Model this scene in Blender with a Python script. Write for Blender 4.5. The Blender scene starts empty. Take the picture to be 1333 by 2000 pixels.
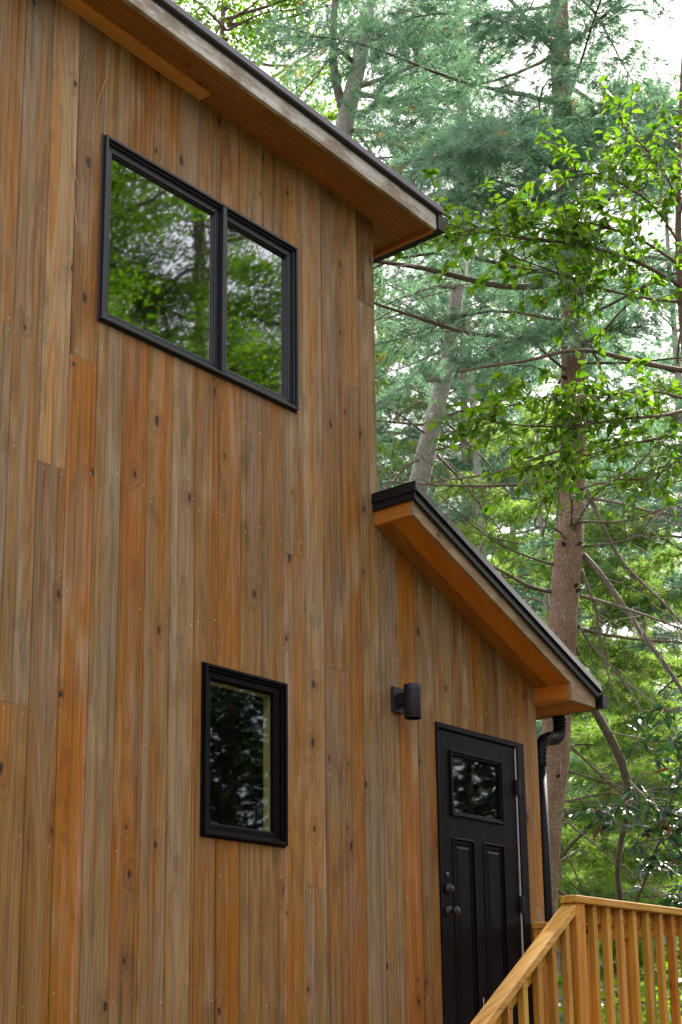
import bpy, bmesh, math, random
import numpy as np
from mathutils import Matrix, Vector

# ------------------------------------------------------------------ camera, sky, sun, exposure
scene = bpy.context.scene
COL = scene.collection
GZ = -1.55                      # ground level; the lens sits at the world origin's height, 5.1 m off the wall (wall face = plane y 0)
YAW, PITCH, ROLL = 0.862417, 0.230597, -0.008509
FPX, PX, PY = 2868.909, 621.94, 1360.25
_f = np.array([math.sin(YAW)*math.cos(PITCH), math.cos(YAW)*math.cos(PITCH), math.sin(PITCH)])
_r = np.array([math.cos(YAW), -math.sin(YAW), 0.0]); _u = np.cross(_r, _f)
_r, _u = math.cos(ROLL)*_r+math.sin(ROLL)*_u, -math.sin(ROLL)*_r+math.cos(ROLL)*_u
CAMP = np.array([0.0, -5.1, 0.0])
def at(px, py, d):
    """point seen at photo pixel (px,py), d metres deep"""
    return CAMP + (_f + _r*(px-PX)/FPX - _u*(py-PY)/FPX)*d
cam = bpy.data.cameras.new('camera'); camo = bpy.data.objects.new('camera', cam); COL.objects.link(camo)
camo.matrix_world = Matrix(((_r[0], _u[0], -_f[0], CAMP[0]), (_r[1], _u[1], -_f[1], CAMP[1]), (_r[2], _u[2], -_f[2], CAMP[2]), (0, 0, 0, 1)))
cam.sensor_fit = 'VERTICAL'; cam.sensor_height = 36; cam.sensor_width = 24; cam.lens = 36*FPX/2000
cam.shift_x = (666.5-PX)/2000; cam.shift_y = (PY-1000)/2000
cam.clip_start = 0.05; cam.clip_end = 600
cam.dof.use_dof = True; cam.dof.focus_distance = 8.0; cam.dof.aperture_fstop = 11.0
scene.camera = camo

SUN_EL, SUN_AZ = math.radians(44), math.radians(84)     # azimuth from +y towards +x: the sun rakes past the far end of the house
world = bpy.data.worlds.new('World'); scene.world = world; world.use_nodes = True
nt = world.node_tree; bg = nt.nodes['Background']
sky = nt.nodes.new('ShaderNodeTexSky'); sky.sky_type = 'NISHITA'; sky.sun_disc = False
sky.sun_elevation = SUN_EL; sky.sun_rotation = SUN_AZ; sky.air_density = 1.0; sky.dust_density = 3.0
mixw = nt.nodes.new('ShaderNodeMix'); mixw.data_type = 'RGBA'; mixw.inputs[0].default_value = 0.72
mixw.inputs[7].default_value = (7.8, 7.25, 7.2, 1)          # thin even cloud over the whole sky
nt.links.new(sky.outputs[0], mixw.inputs[6]); nt.links.new(mixw.outputs[2], bg.inputs[0]); bg.inputs[1].default_value = 0.11
sl = bpy.data.lights.new('sun', 'SUN'); sl.energy = 4.5; sl.angle = math.radians(1.5); sl.color = (1, .95, .86)
so = bpy.data.objects.new('sun', sl); COL.objects.link(so)
sd = Vector((math.sin(SUN_AZ)*math.cos(SUN_EL), math.cos(SUN_AZ)*math.cos(SUN_EL), math.sin(SUN_EL)))
so.rotation_euler = sd.to_track_quat('Z', 'Y').to_euler(); so.location = (0, 0, 30)
vs = scene.view_settings; vs.view_transform = 'Standard'; vs.look = 'None'; vs.gamma = 1; vs.use_curve_mapping = False
vs.exposure = 1.9
scene.render.engine = 'CYCLES'
scene.cycles.max_bounces = 10; scene.cycles.diffuse_bounces = 4; scene.cycles.transparent_max_bounces = 16
scene.cycles.use_denoising = True

# ------------------------------------------------------------------ object helpers
def thing(name, label, cat, loc=(0, 0, 0), group=None):
    o = bpy.data.objects.new(name, None); COL.objects.link(o); o.location = loc; o.empty_display_size = .2
    o['label'] = label; o['category'] = cat
    if group: o['group'] = group
    return o
def link(name, me, m, parent=None, color=None, smooth=False):
    o = bpy.data.objects.new(name, me); COL.objects.link(o)
    if m is not None and len(me.materials) == 0: me.materials.append(m)
    if parent is not None:
        o.parent = parent
        if parent.type == 'EMPTY': o.location = -Vector(parent.location)
    if color is not None: o.color = (*color, 1)
    if smooth: me.polygons.foreach_set('use_smooth', [True]*len(me.polygons))
    return o
class MB:
    """collects shapes in world coordinates, then links them as ONE mesh object"""
    def __init__(s): s.v = []; s.f = []
    def add(s, V, F):
        n = len(s.v); s.v += [tuple(map(float, p)) for p in V]; s.f += [tuple(i+n for i in q) for q in F]; return s
    def hexa(s, b, t):
        return s.add(list(b)+list(t), [(3, 2, 1, 0), (4, 5, 6, 7), (0, 1, 5, 4), (1, 2, 6, 5), (2, 3, 7, 6), (3, 0, 4, 7)])
    def box(s, x0, x1, y0, y1, z0, z1):
        return s.hexa([(x0, y0, z0), (x1, y0, z0), (x1, y1, z0), (x0, y1, z0)], [(x0, y0, z1), (x1, y0, z1), (x1, y1, z1), (x0, y1, z1)])
    def sbox(s, x0, x1, y0, y1, zb, zt):
        """box whose bottom and top follow functions of x"""
        return s.hexa([(x0, y0, zb(x0)), (x1, y0, zb(x1)), (x1, y1, zb(x1)), (x0, y1, zb(x0))],
                      [(x0, y0, zt(x0)), (x1, y0, zt(x1)), (x1, y1, zt(x1)), (x0, y1, zt(x0))])
    def prism_y(s, poly, y0, y1):
        n = len(poly)   # poly counter-clockwise seen from -y: (x,z)
        V = [(x, y0, z) for x, z in poly]+[(x, y1, z) for x, z in poly]
        return s.add(V, [tuple(range(n)), tuple(range(2*n-1, n-1, -1))]+[(i, i+n, (i+1) % n+n, (i+1) % n) for i in range(n)])
    def ring(s, x0, x1, z0, z1, w, y0, y1):
        """rectangular ring in the wall plane, w wide, mitred"""
        o = [(x0, z0), (x1, z0), (x1, z1), (x0, z1)]; i = [(x0+w, z0+w), (x1-w, z0+w), (x1-w, z1-w), (x0+w, z1-w)]
        for k in range(4):
            a, b, c, d = o[k], o[(k+1) % 4], i[(k+1) % 4], i[k]
            s.hexa([(a[0], y0, a[1]), (b[0], y0, b[1]), (c[0], y0, c[1]), (d[0], y0, d[1])],
                   [(a[0], y1, a[1]), (b[0], y1, b[1]), (c[0], y1, c[1]), (d[0], y1, d[1])])
        return s
    def tube(s, P, R, n=8, cap=True):
        V, F = tube(np.array(P, float), np.array(R, float), n); s.add(V, F)
        if cap:
            m = len(s.v)-len(V); s.f.append(tuple(m+i for i in range(n))[::-1]); s.f.append(tuple(m+len(V)-n+i for i in range(n)))
        return s
    def build(s, name, m, parent=None, color=None, bevel=0, smooth=False):
        me = bpy.data.meshes.new(name); me.from_pydata(s.v, [], s.f); me.update()
        bm = bmesh.new(); bm.from_mesh(me); bmesh.ops.recalc_face_normals(bm, faces=bm.faces)
        bm.to_mesh(me); bm.free()
        o = link(name, me, m, parent, color, smooth)
        if bevel:
            b = o.modifiers.new('bevel', 'BEVEL'); b.width = bevel; b.segments = 2; b.limit_method = 'ANGLE'; b.angle_limit = math.radians(40)
        return o
def tube(P, R, n):
    T = np.gradient(P, axis=0); T /= np.linalg.norm(T, axis=1)[:, None]+1e-9
    ref = np.array([0, 0, 1.0]) if abs(T[:, 2]).mean() < .8 else np.array([1.0, 0, 0])
    A = np.cross(T, ref); A /= np.linalg.norm(A, axis=1)[:, None]+1e-9; B = np.cross(T, A)
    a = np.arange(n)*2*math.pi/n
    V = P[:, None]+R[:, None, None]*(A[:, None]*np.cos(a)[None, :, None]+B[:, None]*np.sin(a)[None, :, None])
    F = [(k*n+i, k*n+(i+1) % n, (k+1)*n+(i+1) % n, (k+1)*n+i) for k in range(len(P)-1) for i in range(n)]
    return V.reshape(-1, 3), F
def fast_mesh(name, V, F, tint=None):
    me = bpy.data.meshes.new(name); n, (m, k) = len(V), F.shape
    me.vertices.add(n); me.vertices.foreach_set('co', np.ascontiguousarray(V, np.float32).ravel())
    me.loops.add(m*k); me.loops.foreach_set('vertex_index', np.ascontiguousarray(F, np.int32).ravel())
    me.polygons.add(m); me.polygons.foreach_set('loop_start', np.arange(m, dtype=np.int32)*k)
    if tint is not None:
        a = me.attributes.new('tint', 'FLOAT', 'POINT'); a.data.foreach_set('value', np.ascontiguousarray(tint, np.float32))
    me.update(calc_edges=True); me.validate()
    return me

# ------------------------------------------------------------------ material helpers
class NT:
    def __init__(s, name):
        s.m = bpy.data.materials.new(name); s.m.use_nodes = True; s.t = s.m.node_tree; s.t.nodes.clear()
        s.out = s.t.nodes.new('ShaderNodeOutputMaterial')
    def n(s, typ, **kw):
        o = s.t.nodes.new('ShaderNode'+typ)
        for k, v in kw.items(): setattr(o, k, v)
        return o
    def put(s, sock, v):
        if v is None: return
        if isinstance(v, bpy.types.NodeSocket): s.t.links.new(v, sock)
        elif isinstance(v, (tuple, list)) and sock.type == 'RGBA' and len(v) == 3: sock.default_value = (*v, 1)
        else: sock.default_value = v
    def math(s, op, a, b=None, c=None, clamp=False):
        o = s.n('Math', operation=op, use_clamp=clamp)
        for i, v in enumerate((a, b, c)): s.put(o.inputs[i], v)
        return o.outputs[0]
    def mix(s, fac, a, b, mode='MIX'):
        o = s.n('Mix', data_type='RGBA', blend_type=mode); s.put(o.inputs[0], fac); s.put(o.inputs[6], a); s.put(o.inputs[7], b); return o.outputs[2]
    def xyz(s, x, y, z):
        o = s.n('CombineXYZ'); s.put(o.inputs[0], x); s.put(o.inputs[1], y); s.put(o.inputs[2], z); return o.outputs[0]
    def noise(s, vec, scale=1, detail=3, rough=.5, dist=0, out='Fac'):
        o = s.n('TexNoise'); s.put(o.inputs['Vector'], vec); s.put(o.inputs['Scale'], scale); s.put(o.inputs['Detail'], detail)
        s.put(o.inputs['Roughness'], rough); s.put(o.inputs['Distortion'], dist); return o.outputs[out]
    def ramp(s, fac, lo, hi, a=0.0, b=1.0):
        o = s.n('MapRange', interpolation_type='SMOOTHSTEP'); s.put(o.inputs[0], fac)
        for i, v in enumerate((lo, hi, a, b)): s.put(o.inputs[i+1], v)
        return o.outputs[0]
    def bsdf(s, col, rough=.5, spec=.5, normal=None, **kw):
        o = s.n('BsdfPrincipled'); s.put(o.inputs['Base Color'], col); s.put(o.inputs['Roughness'], rough); s.put(o.inputs['Specular IOR Level'], spec)
        s.put(o.inputs['Normal'], normal)
        for k, v in kw.items(): s.put(o.inputs[k], v)
        return o.outputs[0]
    def bump(s, h, strength=.3, dist=.01):
        o = s.n('Bump'); s.put(o.inputs['Height'], h); o.inputs['Strength'].default_value = strength; o.inputs['Distance'].default_value = dist; return o.outputs[0]
    def done(s, sh): s.t.links.new(sh, s.out.inputs[0]); return s.m

def wood(name, axis='z', knots=.74, streak=1.0, grey=1.0, rough=.62, spec=.25, contrast=1.0, stain=0.0):
    """sawn boards: grain runs along `axis`; the board's own colour comes from the object colour"""
    T = NT(name); tc = T.n('TexCoord').outputs['Object']; oi = T.n('ObjectInfo')
    sp = T.n('SeparateXYZ'); T.put(sp.inputs[0], tc); X, Y, Z = sp.outputs
    rnd = oi.outputs['Random']
    if axis == 'z': u, v = T.math('ADD', X, Y), Z
    elif axis == 'x': u, v = T.math('ADD', Y, T.math('MULTIPLY', Z, .6)), X
    else: u, v = T.math('ADD', X, Z), Y
    u = T.math('MULTIPLY_ADD', rnd, 31.7, u); v = T.math('MULTIPLY_ADD', rnd, 57.3, v)
    # knots
    vo = T.n('TexVoronoi', voronoi_dimensions='2D'); T.put(vo.inputs['Vector'], T.xyz(T.math('MULTIPLY', u, 5.5), T.math('MULTIPLY', v, 3.0), 0)); vo.inputs['Scale'].default_value = 1
    cr = T.n('SeparateColor'); T.put(cr.inputs[0], vo.outputs['Color'])
    keep = T.math('GREATER_THAN', cr.outputs[0], knots)
    size = T.math('MULTIPLY_ADD', cr.outputs[1], 1.3, .55)
    d = T.math('DIVIDE', vo.outputs['Distance'], size)
    wob = T.noise(T.xyz(T.math('MULTIPLY', u, 40), T.math('MULTIPLY', v, 25), 0), 1, 2)
    d = T.math('MULTIPLY_ADD', T.math('SUBTRACT', wob, .5), .05, d)
    core = T.math('MULTIPLY', keep, T.ramp(d, .030, .068, 1, 0))
    halo = T.math('MULTIPLY', keep, T.ramp(d, .05, .30, 1, 0))
    # grain, bending round the knots
    low = T.noise(T.xyz(T.math('MULTIPLY', u, 7), T.math('MULTIPLY', v, .45), 3.1), 1, 2, .45)
    bend = T.math('MULTIPLY_ADD', halo, .13, low)
    ring = T.math('SINE', T.math('MULTIPLY', bend, 78.0))
    ring = T.ramp(ring, -.9, 1.0)
    fib = T.noise(T.xyz(T.math('MULTIPLY_ADD', halo, 1.5, T.math('MULTIPLY', u, 170)), T.math('MULTIPLY', v, 3.0), 1.7), 1, 4, .6)
    st = T.noise(T.xyz(T.math('MULTIPLY', u, 20), T.math('MULTIPLY', v, .30), 9.2), 1, 5, .66)
    st2 = T.noise(T.xyz(T.math('MULTIPLY', u, 16), T.math('MULTIPLY', v, .42), 21.2), 1, 5, .66)
    blot = T.noise(T.xyz(T.math('MULTIPLY', u, 5), T.math('MULTIPLY', v, 1.4), 33.0), 1, 3, .5)
    col = oi.outputs['Color']
    col = T.mix(T.math('MULTIPLY', T.ramp(st, .47, .58), .9*streak), col, T.mix(1.0, col, (1.13, .89, .47), 'MULTIPLY'))
    greyer = T.n('HueSaturation'); T.put(greyer.inputs['Color'], col); greyer.inputs['Saturation'].default_value = .55; greyer.inputs['Value'].default_value = 1.06
    col = T.mix(T.math('MULTIPLY', T.ramp(st2, .50, .68), .75*grey), col, greyer.outputs[0])
    col = T.mix(T.math('MULTIPLY', T.ramp(st2, .47, .36), .5*streak), col, T.mix(1.0, col, (.66, .55, .45), 'MULTIPLY'))
    col = T.mix(T.math('MULTIPLY', T.ramp(blot, .54, .74), .42*grey), col, (.33, .28, .20))
    long = T.noise(T.xyz(T.math('MULTIPLY', u, 3.5), T.math('MULTIPLY', v, .75), 71.0), 1, 3, .55)
    g2 = T.n('HueSaturation'); T.put(g2.inputs['Color'], col); g2.inputs['Saturation'].default_value = .76; g2.inputs['Value'].default_value = .92
    col = T.mix(T.math('MULTIPLY', T.ramp(long, .50, .64), .8*grey), col, g2.outputs[0])
    col = T.mix(T.math('MULTIPLY', T.ramp(long, .48, .36), .6*streak), col, T.mix(1.0, col, (1.14, .98, .64), 'MULTIPLY'))
    smu = T.noise(T.xyz(T.math('MULTIPLY', u, 9), T.math('MULTIPLY', v, 2.4), 88.0), 1, 5, .65)
    col = T.mix(T.math('MULTIPLY', T.ramp(smu, .53, .70), .60*grey), col, T.mix(1.0, col, (.46, .42, .38), 'MULTIPLY'))
    thin = T.noise(T.xyz(T.math('MULTIPLY', u, 60), T.math('MULTIPLY', v, .28), 51.0), 1, 3, .55)
    col = T.mix(T.math('MULTIPLY', T.ramp(thin, .55, .68), .75*streak), col, T.mix(1.0, col, (.50, .43, .30), 'MULTIPLY'))
    col = T.mix(T.math('MULTIPLY', T.ramp(thin, .45, .33), .6*streak), col, T.mix(1.0, col, (1.35, 1.22, .95), 'MULTIPLY'))
    col = T.mix(T.math('MULTIPLY', ring, .42*contrast), col, T.mix(1.0, col, (.64, .55, .40), 'MULTIPLY'))
    col = T.mix(T.math('MULTIPLY', T.ramp(fib, .40, .64), .68*contrast), col, T.mix(1.0, col, (.70, .65, .54), 'MULTIPLY'))
    if stain:
        sn = T.noise(T.xyz(T.math('MULTIPLY', u, 14), T.math('MULTIPLY', v, 3.2), 5), 1, 5, .7)
        col = T.mix(T.math('MULTIPLY', T.ramp(sn, .43, .58), stain), col, (.16, .105, .062))
    col = T.mix(T.math('MULTIPLY', halo, .45), col, T.mix(1.0, col, (.66, .50, .38), 'MULTIPLY'))
    col = T.mix(T.math('MULTIPLY', core, .95), col, (.028, .013, .008))
    h = T.math('MULTIPLY_ADD', fib, .5, T.math('MULTIPLY', ring, .25))
    h = T.math('SUBTRACT', h, core)
    rg = T.math('MULTIPLY_ADD', fib, .18, rough-.09)
    return T.done(T.bsdf(col, rg, spec, T.bump(h, .25, .004)))

def paint(name, col, rough=.4, spec=.5, bump=0.0, metallic=0.0, var=.15):
    T = NT(name); tc = T.n('TexCoord').outputs['Object']
    nz = T.noise(tc, 14, 4, .6); c = T.mix(T.math('MULTIPLY', T.ramp(nz, .35, .75), var), col, tuple(min(1, k*2.2+.01) for k in col))
    rg = T.math('MULTIPLY_ADD', T.noise(tc, 5, 4, .65), .22, rough-.11)
    nm = T.bump(T.noise(tc, 60, 3, .6), bump, .002) if bump else None
    return T.done(T.bsdf(c, rg, spec, nm, Metallic=metallic))

def leafmat(name, c0, c1, trans=.5, rough=.45, spec=.35, tcol=None, use_obj=False, dead=None):
    T = NT(name)
    at_ = T.n('Attribute', attribute_name='tint')
    f = T.n('ObjectInfo').outputs['Random'] if use_obj else at_.outputs['Fac']
    col = T.mix(f, c0, c1)
    if dead: col = T.mix(T.math('GREATER_THAN', f, .92), col, dead)
    d = T.bsdf(col, rough, spec)
    tr = T.n('BsdfTranslucent'); T.put(tr.inputs[0], T.mix(1.0, col, tcol or (1.5, 1.6, .8), 'MULTIPLY'))
    mx = T.n('MixShader'); mx.inputs[0].default_value = trans
    T.t.links.new(d, mx.inputs[1]); T.t.links.new(tr.outputs[0], mx.inputs[2])
    return T.done(mx.outputs[0])

def barkmat(name, c0, c1, c2, scale=1.0, bump=.9):
    T = NT(name); tc = T.n('TexCoord').outputs['Object']
    mp = T.n('Mapping'); T.put(mp.inputs[0], tc); mp.inputs['Scale'].default_value = (1, 1, .30)
    vo = T.n('TexVoronoi', feature='DISTANCE_TO_EDGE'); T.put(vo.inputs['Vector'], mp.outputs[0]); vo.inputs['Scale'].default_value = 62*scale
    fine = T.noise(mp.outputs[0], 90*scale, 4, .65); big = T.noise(tc, 3.2, 4, .6); lich = T.noise(tc, 9, 3, .6)
    crack = T.ramp(T.math('MULTIPLY_ADD', T.math('SUBTRACT', fine, .5), .45, vo.outputs['Distance']), .0, .22)
    col = T.mix(T.ramp(big, .35, .65), c0, c1)
    col = T.mix(T.math('MULTIPLY', T.ramp(lich, .56, .7), .5), col, c2)
    col = T.mix(T.math('MULTIPLY_ADD', crack, -.42, .42), col, tuple(k*.3 for k in c0))
    col = T.mix(T.math('MULTIPLY', T.ramp(fine, .4, .8), .35), col, tuple(k*.5 for k in c0))
    h = T.math('MULTIPLY_ADD', fine, .35, crack)
    return T.done(T.bsdf(col, .85, .15, T.bump(h, bump, .008)))

def glass(name, tintc=(.86, .93, .90), f0=.14, fm=1.7):
    """window glazing: mirrors the woods outside, lets a little of the room show"""
    T = NT(name); tc = T.n('TexCoord').outputs['Object']
    nm = T.bump(T.noise(tc, 2.0, 2, .5), .035, .02)
    fr = T.n('Fresnel'); fr.inputs[0].default_value = 1.52
    k = T.math('ADD', T.math('MULTIPLY', fr.outputs[0], fm), f0, clamp=True)
    g = T.n('BsdfGlossy'); g.inputs['Roughness'].default_value = .022; T.put(g.inputs['Normal'], nm); T.put(g.inputs[0], (.72, .74, .80))
    t = T.n('BsdfTransparent'); T.put(t.inputs[0], tintc)
    mx = T.n('MixShader'); T.put(mx.inputs[0], k); T.t.links.new(t.outputs[0], mx.inputs[1]); T.t.links.new(g.outputs[0], mx.inputs[2])
    return T.done(mx.outputs[0])

M = {}
M['siding'] = wood('cedar siding', 'z', knots=.75, rough=.56, spec=.20)
M['soffit'] = wood('stained soffit', 'x', knots=.9, streak=.5, grey=.15, contrast=.7)
M['fascia'] = wood('weathered fascia', 'x', knots=.88, streak=.15, grey=.9, contrast=.9, stain=.75)
M['rail_x'] = wood('pine along x', 'x', knots=.86, streak=.6, grey=.15, contrast=.9)
M['rail_y'] = wood('pine along y', 'y', knots=.86, streak=.6, grey=.15, contrast=.9)
M['rail_z'] = wood('pine upright', 'z', knots=.84, streak=.6, grey=.15, contrast=.9)
M['black_metal'] = paint('black roof metal', (.005, .006, .008), .34, .30, var=.05)
M['sky_grey_metal'] = paint('grey metal with sky reflection tint', (.115, .112, .140), .6, .15, var=.03)  # lilac sky reflection on the black roof edge put into the base colour
M['frame'] = paint('black window frame', (.009, .011, .016), .32, .42, var=.0)  # faint slate sky reflection on the upper frame put into the black base
M['door'] = paint('black door paint', (.0035, .0026, .0040), .34, .09, bump=.05, var=.05)
M['lamp'] = paint('charcoal lamp metal', (.011, .009, .013), .45, .25, bump=.1)
M['rubber'] = paint('black downspout', (.0035, .0035, .0045), .48, .12, var=.05)
M['white'] = paint('white strip', (.30, .29, .28), .6, .3)
M['galv'] = paint('nail heads', (.50, .48, .44), .45, .5, metallic=.3)
M['jamb'] = paint('bare jamb wood', (.34, .27, .12), .6, .3)
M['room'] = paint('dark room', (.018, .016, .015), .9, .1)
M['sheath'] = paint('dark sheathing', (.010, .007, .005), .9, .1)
M['concrete'] = paint('foundation', (.30, .29, .27), .85, .2, bump=.4)
M['glass'] = glass('window glass', f0=.30)
M['glass_low'] = glass('dim window glass', (.88, .93, .90), 0, .18)
M['bark_pine'] = barkmat('pine bark', (.26, .170, .118), (.34, .255, .19), (.34, .33, .26))
M['bark_grey'] = barkmat('grey smooth bark', (.26, .26, .225), (.34, .33, .30), (.30, .36, .29), .6, .35)
M['twig'] = barkmat('twig bark', (.13, .105, .08), (.20, .17, .135), (.22, .24, .18), .8, .3)
M['bark_leafy'] = barkmat('brown limb bark', (.13, .085, .07), (.18, .13, .10), (.2, .19, .15), .8, .4)

# ------------------------------------------------------------------ ground
def ground():
    n = 121; g = np.linspace(-1, 1, n); g = np.sign(g)*np.abs(g)**2.2*260
    X, Y = np.meshgrid(g+8, g); Z = np.full_like(X, GZ)
    d = np.hypot(X-6, Y+1)
    Z += .12*np.sin(X*.35+1)*np.cos(Y*.3)*np.clip((d-5)/10, 0, 1)+np.clip((d-14)/60, 0, 1)*6.0*np.clip((X*.6+Y*.8)/40, -.3, 1)
    V = np.stack([X, Y, Z], -1).reshape(-1, 3)
    i = np.arange(n*n).reshape(n, n); F = np.stack([i[:-1, :-1], i[:-1, 1:], i[1:, 1:], i[1:, :-1]], -1).reshape(-1, 4)
    T = NT('forest floor'); tc = T.n('TexCoord').outputs['Object']
    a = T.noise(tc, .5, 4, .6); b = T.noise(tc, 22, 5, .7)
    col = T.mix(T.ramp(a, .4, .6), (.10, .065, .04), (.06, .085, .03)); col = T.mix(T.ramp(b, .45, .75), col, (.17, .12, .07))
    m = T.done(T.bsdf(col, .9, .1, T.bump(b, .8, .05)))
    o = link('ground', fast_mesh('ground', V, F), m, smooth=True); o['kind'] = 'structure'
def gz(x, y):
    d = math.hypot(x-6, y+1)
    return GZ+.12*math.sin(x*.35+1)*math.cos(y*.3)*min(max((d-5)/10, 0), 1)+min(max((d-14)/60, 0), 1)*6.0*min(max((x*.6+y*.8)/40, -.3), 1)
ground()

# ------------------------------------------------------------------ the cabin
cabin = thing('cabin', 'two-storey cabin clad in upright brown cedar boards with black-framed windows', 'house', (2.0, 0, GZ))
# openings in the siding (x0,x1,z0,z1)
OPEN = [(4.345, 5.75, 3.49, 4.445), (5.085, 5.645, 1.015, 1.83), (7.045, 7.978, -1.2, 1.86)]
zs = lambda x: 5.073-.0433*(x-4.21)          # underside of the upper eave
zp = lambda x: 2.972-.4200*(x-6.467)         # underside of the porch rake

def panel(name, x0, x1, z0, zt, yf, yb, m, parent, color=None, bev=.0045, bottom=None):
    """upright board from z0 to zt(x), cut round the openings, with an eased front edge"""
    xs = sorted({x0, x1} | {e for o in OPEN for e in o[:2] if x0 < e < x1})
    zsn = sorted({e for o in OPEN for e in o[2:] if z0 < e < zt(x0)-.01 and o[0] < x1 and o[1] > x0})
    rows = [z0]+zsn+[None]
    zz = lambda r, x: zt(x) if rows[r] is None else rows[r]
    bm = bmesh.new(); vv = {}
    def vert(i, r):
        if (i, r) not in vv: vv[(i, r)] = bm.verts.new((xs[i], yf, zz(r, xs[i])))
        return vv[(i, r)]
    nf = 0
    for i in range(len(xs)-1):
        for r in range(len(rows)-1):
            cx = (xs[i]+xs[i+1])/2; cz = (zz(r, cx)+zz(r+1, cx))/2
            if any(o[0] < cx < o[1] and o[2] < cz < o[3] for o in OPEN): continue
            bm.faces.new([vert(i, r), vert(i+1, r), vert(i+1, r+1), vert(i, r+1)]); nf += 1
    if not nf: bm.free(); return None
    todo = set(bm.faces); isl = []
    while todo:
        st = [todo.pop()]; cur = list(st)
        while st:
            for e in st.pop().edges:
                for g in e.link_faces:
                    if g in todo: todo.discard(g); st.append(g); cur.append(g)
        isl.append([[tuple(w.co) for w in g.verts] for g in cur])
    bm.free(); o = None
    for quads in isl:
        o = _slab(name, quads, yf, yb, m, parent, color, bev)
    return o
def _slab(name, quads, yf, yb, m, parent, color, bev):
    bm = bmesh.new(); vv = {}
    for q in quads:
        bm.faces.new([vv.setdefault(tuple(round(c, 5) for c in w), None) or vv.__setitem__(tuple(round(c, 5) for c in w), bm.verts.new(w)) or vv[tuple(round(c, 5) for c in w)] for w in q])
    if len(quads) > 1: bmesh.ops.dissolve_faces(bm, faces=bm.faces[:])
    ret = bmesh.ops.extrude_face_region(bm, geom=bm.faces[:])
    back = {g for g in ret['geom'] if isinstance(g, bmesh.types.BMVert)}
    for v in back: v.co.y = yb
    xm = sum(v.co.x for v in bm.verts)/len(bm.verts)
    bmesh.ops.recalc_face_normals(bm, faces=bm.faces)
    if bev:
        ed = [e for e in bm.edges if all(abs(v.co.y-yf) < 1e-6 for v in e.verts) and len(e.link_faces) == 2 and abs(e.verts[0].co.x-e.verts[1].co.x) < .01]
        bmesh.ops.bevel(bm, geom=ed, offset=bev, segments=1, affect='EDGES', profile=.5)
    if name == 'plank':                                   # boards lie a touch out of true
        k = rs.uniform(-.014, .014)
        for v in bm.verts:
            if v.co.y < yb-.001: v.co.y += k*(v.co.x-xm)
    me = bpy.data.meshes.new(name); bm.to_mesh(me); bm.free()
    return link(name, me, m, parent, color)

TAN = (.228, .128, .040); GREY = (.205, .147, .084); ORG = (.255, .113, .010); BRN = (.162, .083, .021); OLV = (.162, .107, .042); PALE = (.310, .204, .098); DRK = (.092, .047, .012)
mixc = lambda a, b, t: tuple(p*(1-t)+q*t for p, q in zip(a, b))
cols = {-11: TAN, -10: BRN, -9: GREY, -8: TAN, -7: ORG, -6: GREY, -5: TAN, -4: BRN, -3: PALE, -2: TAN, -1: (GREY, TAN), 0: (TAN, mixc(TAN, GREY, .5)), 1: (mixc(TAN, BRN, .5), PALE),
        2: (ORG, mixc(TAN, BRN, .4)), 3: GREY, 4: mixc(ORG, BRN, .35), 5: TAN, 6: mixc(GREY, PALE, .3), 7: mixc(TAN, BRN, .5), 8: mixc(ORG, BRN, .3), 9: mixc(OLV, TAN, .5),
        10: mixc(TAN, BRN, .4), 11: (mixc(TAN, ORG, .25), TAN), 12: (mixc(TAN, GREY, .3), mixc(TAN, PALE, .3)), 13: (mixc(GREY, BRN, .5), mixc(GREY, BRN, .6)), 14: (mixc(BRN, ORG, .35), TAN), 15: (mixc(GREY, OLV, .4), mixc(BRN, DRK, .4))}
joints = {1: 2.62, 2: 3.215, -1: 3.228, 11: 2.603, 15: 4.39, 14: 3.788, 0: 1.452, 13: 2.026, 12: .795, -4: 3.6, -6: 1.9}
rs = random.Random(4)
ztop = lambda x: zs(x)+.03
for k in range(-11, 16):
    x0 = 3.812+.1692*k; x1 = x0+.1692
    c = cols[k]; cl, cu = c if isinstance(c[0], tuple) else (c, c)
    segs = [(-1.0, ztop, cl)] if k not in joints else [(-1.0, (lambda x, j=joints[k]: j-.0006), cl), (joints[k]+.0006, ztop, cu)]
    for z0, zt, cc in segs:
        panel('plank', x0+.0011, x1-.0011, z0, zt, -.0015*rs.random(), .018, M['siding'], cabin, cc)
pe = [6.5225, 6.685, 6.863, 7.041, 7.219, 7.397, 7.563, 7.742, 7.92, 8.09, 8.178]
pcol = [mixc(GREY, OLV, .5), mixc(ORG, DRK, .35), mixc(BRN, OLV, .4), mixc(OLV, GREY, .4), mixc(BRN, DRK, .3), mixc(ORG, DRK, .4), mixc(OLV, DRK, .3), mixc(BRN, OLV, .4), mixc(TAN, BRN, .6), mixc(TAN, ORG, .25)]
for k in range(10):
    zt = lambda x: zp(x)+.03
    segs = [(-1.0, zt)] if k != 9 else [(-1.0, lambda x: .8244), (.8256, zt)]
    for z0, t in segs:
        panel('plank', pe[k]+.0011, pe[k+1]-.0011, z0, t, .0005+.0015*rs.random(), .018, M['siding'], cabin, pcol[k])
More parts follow.
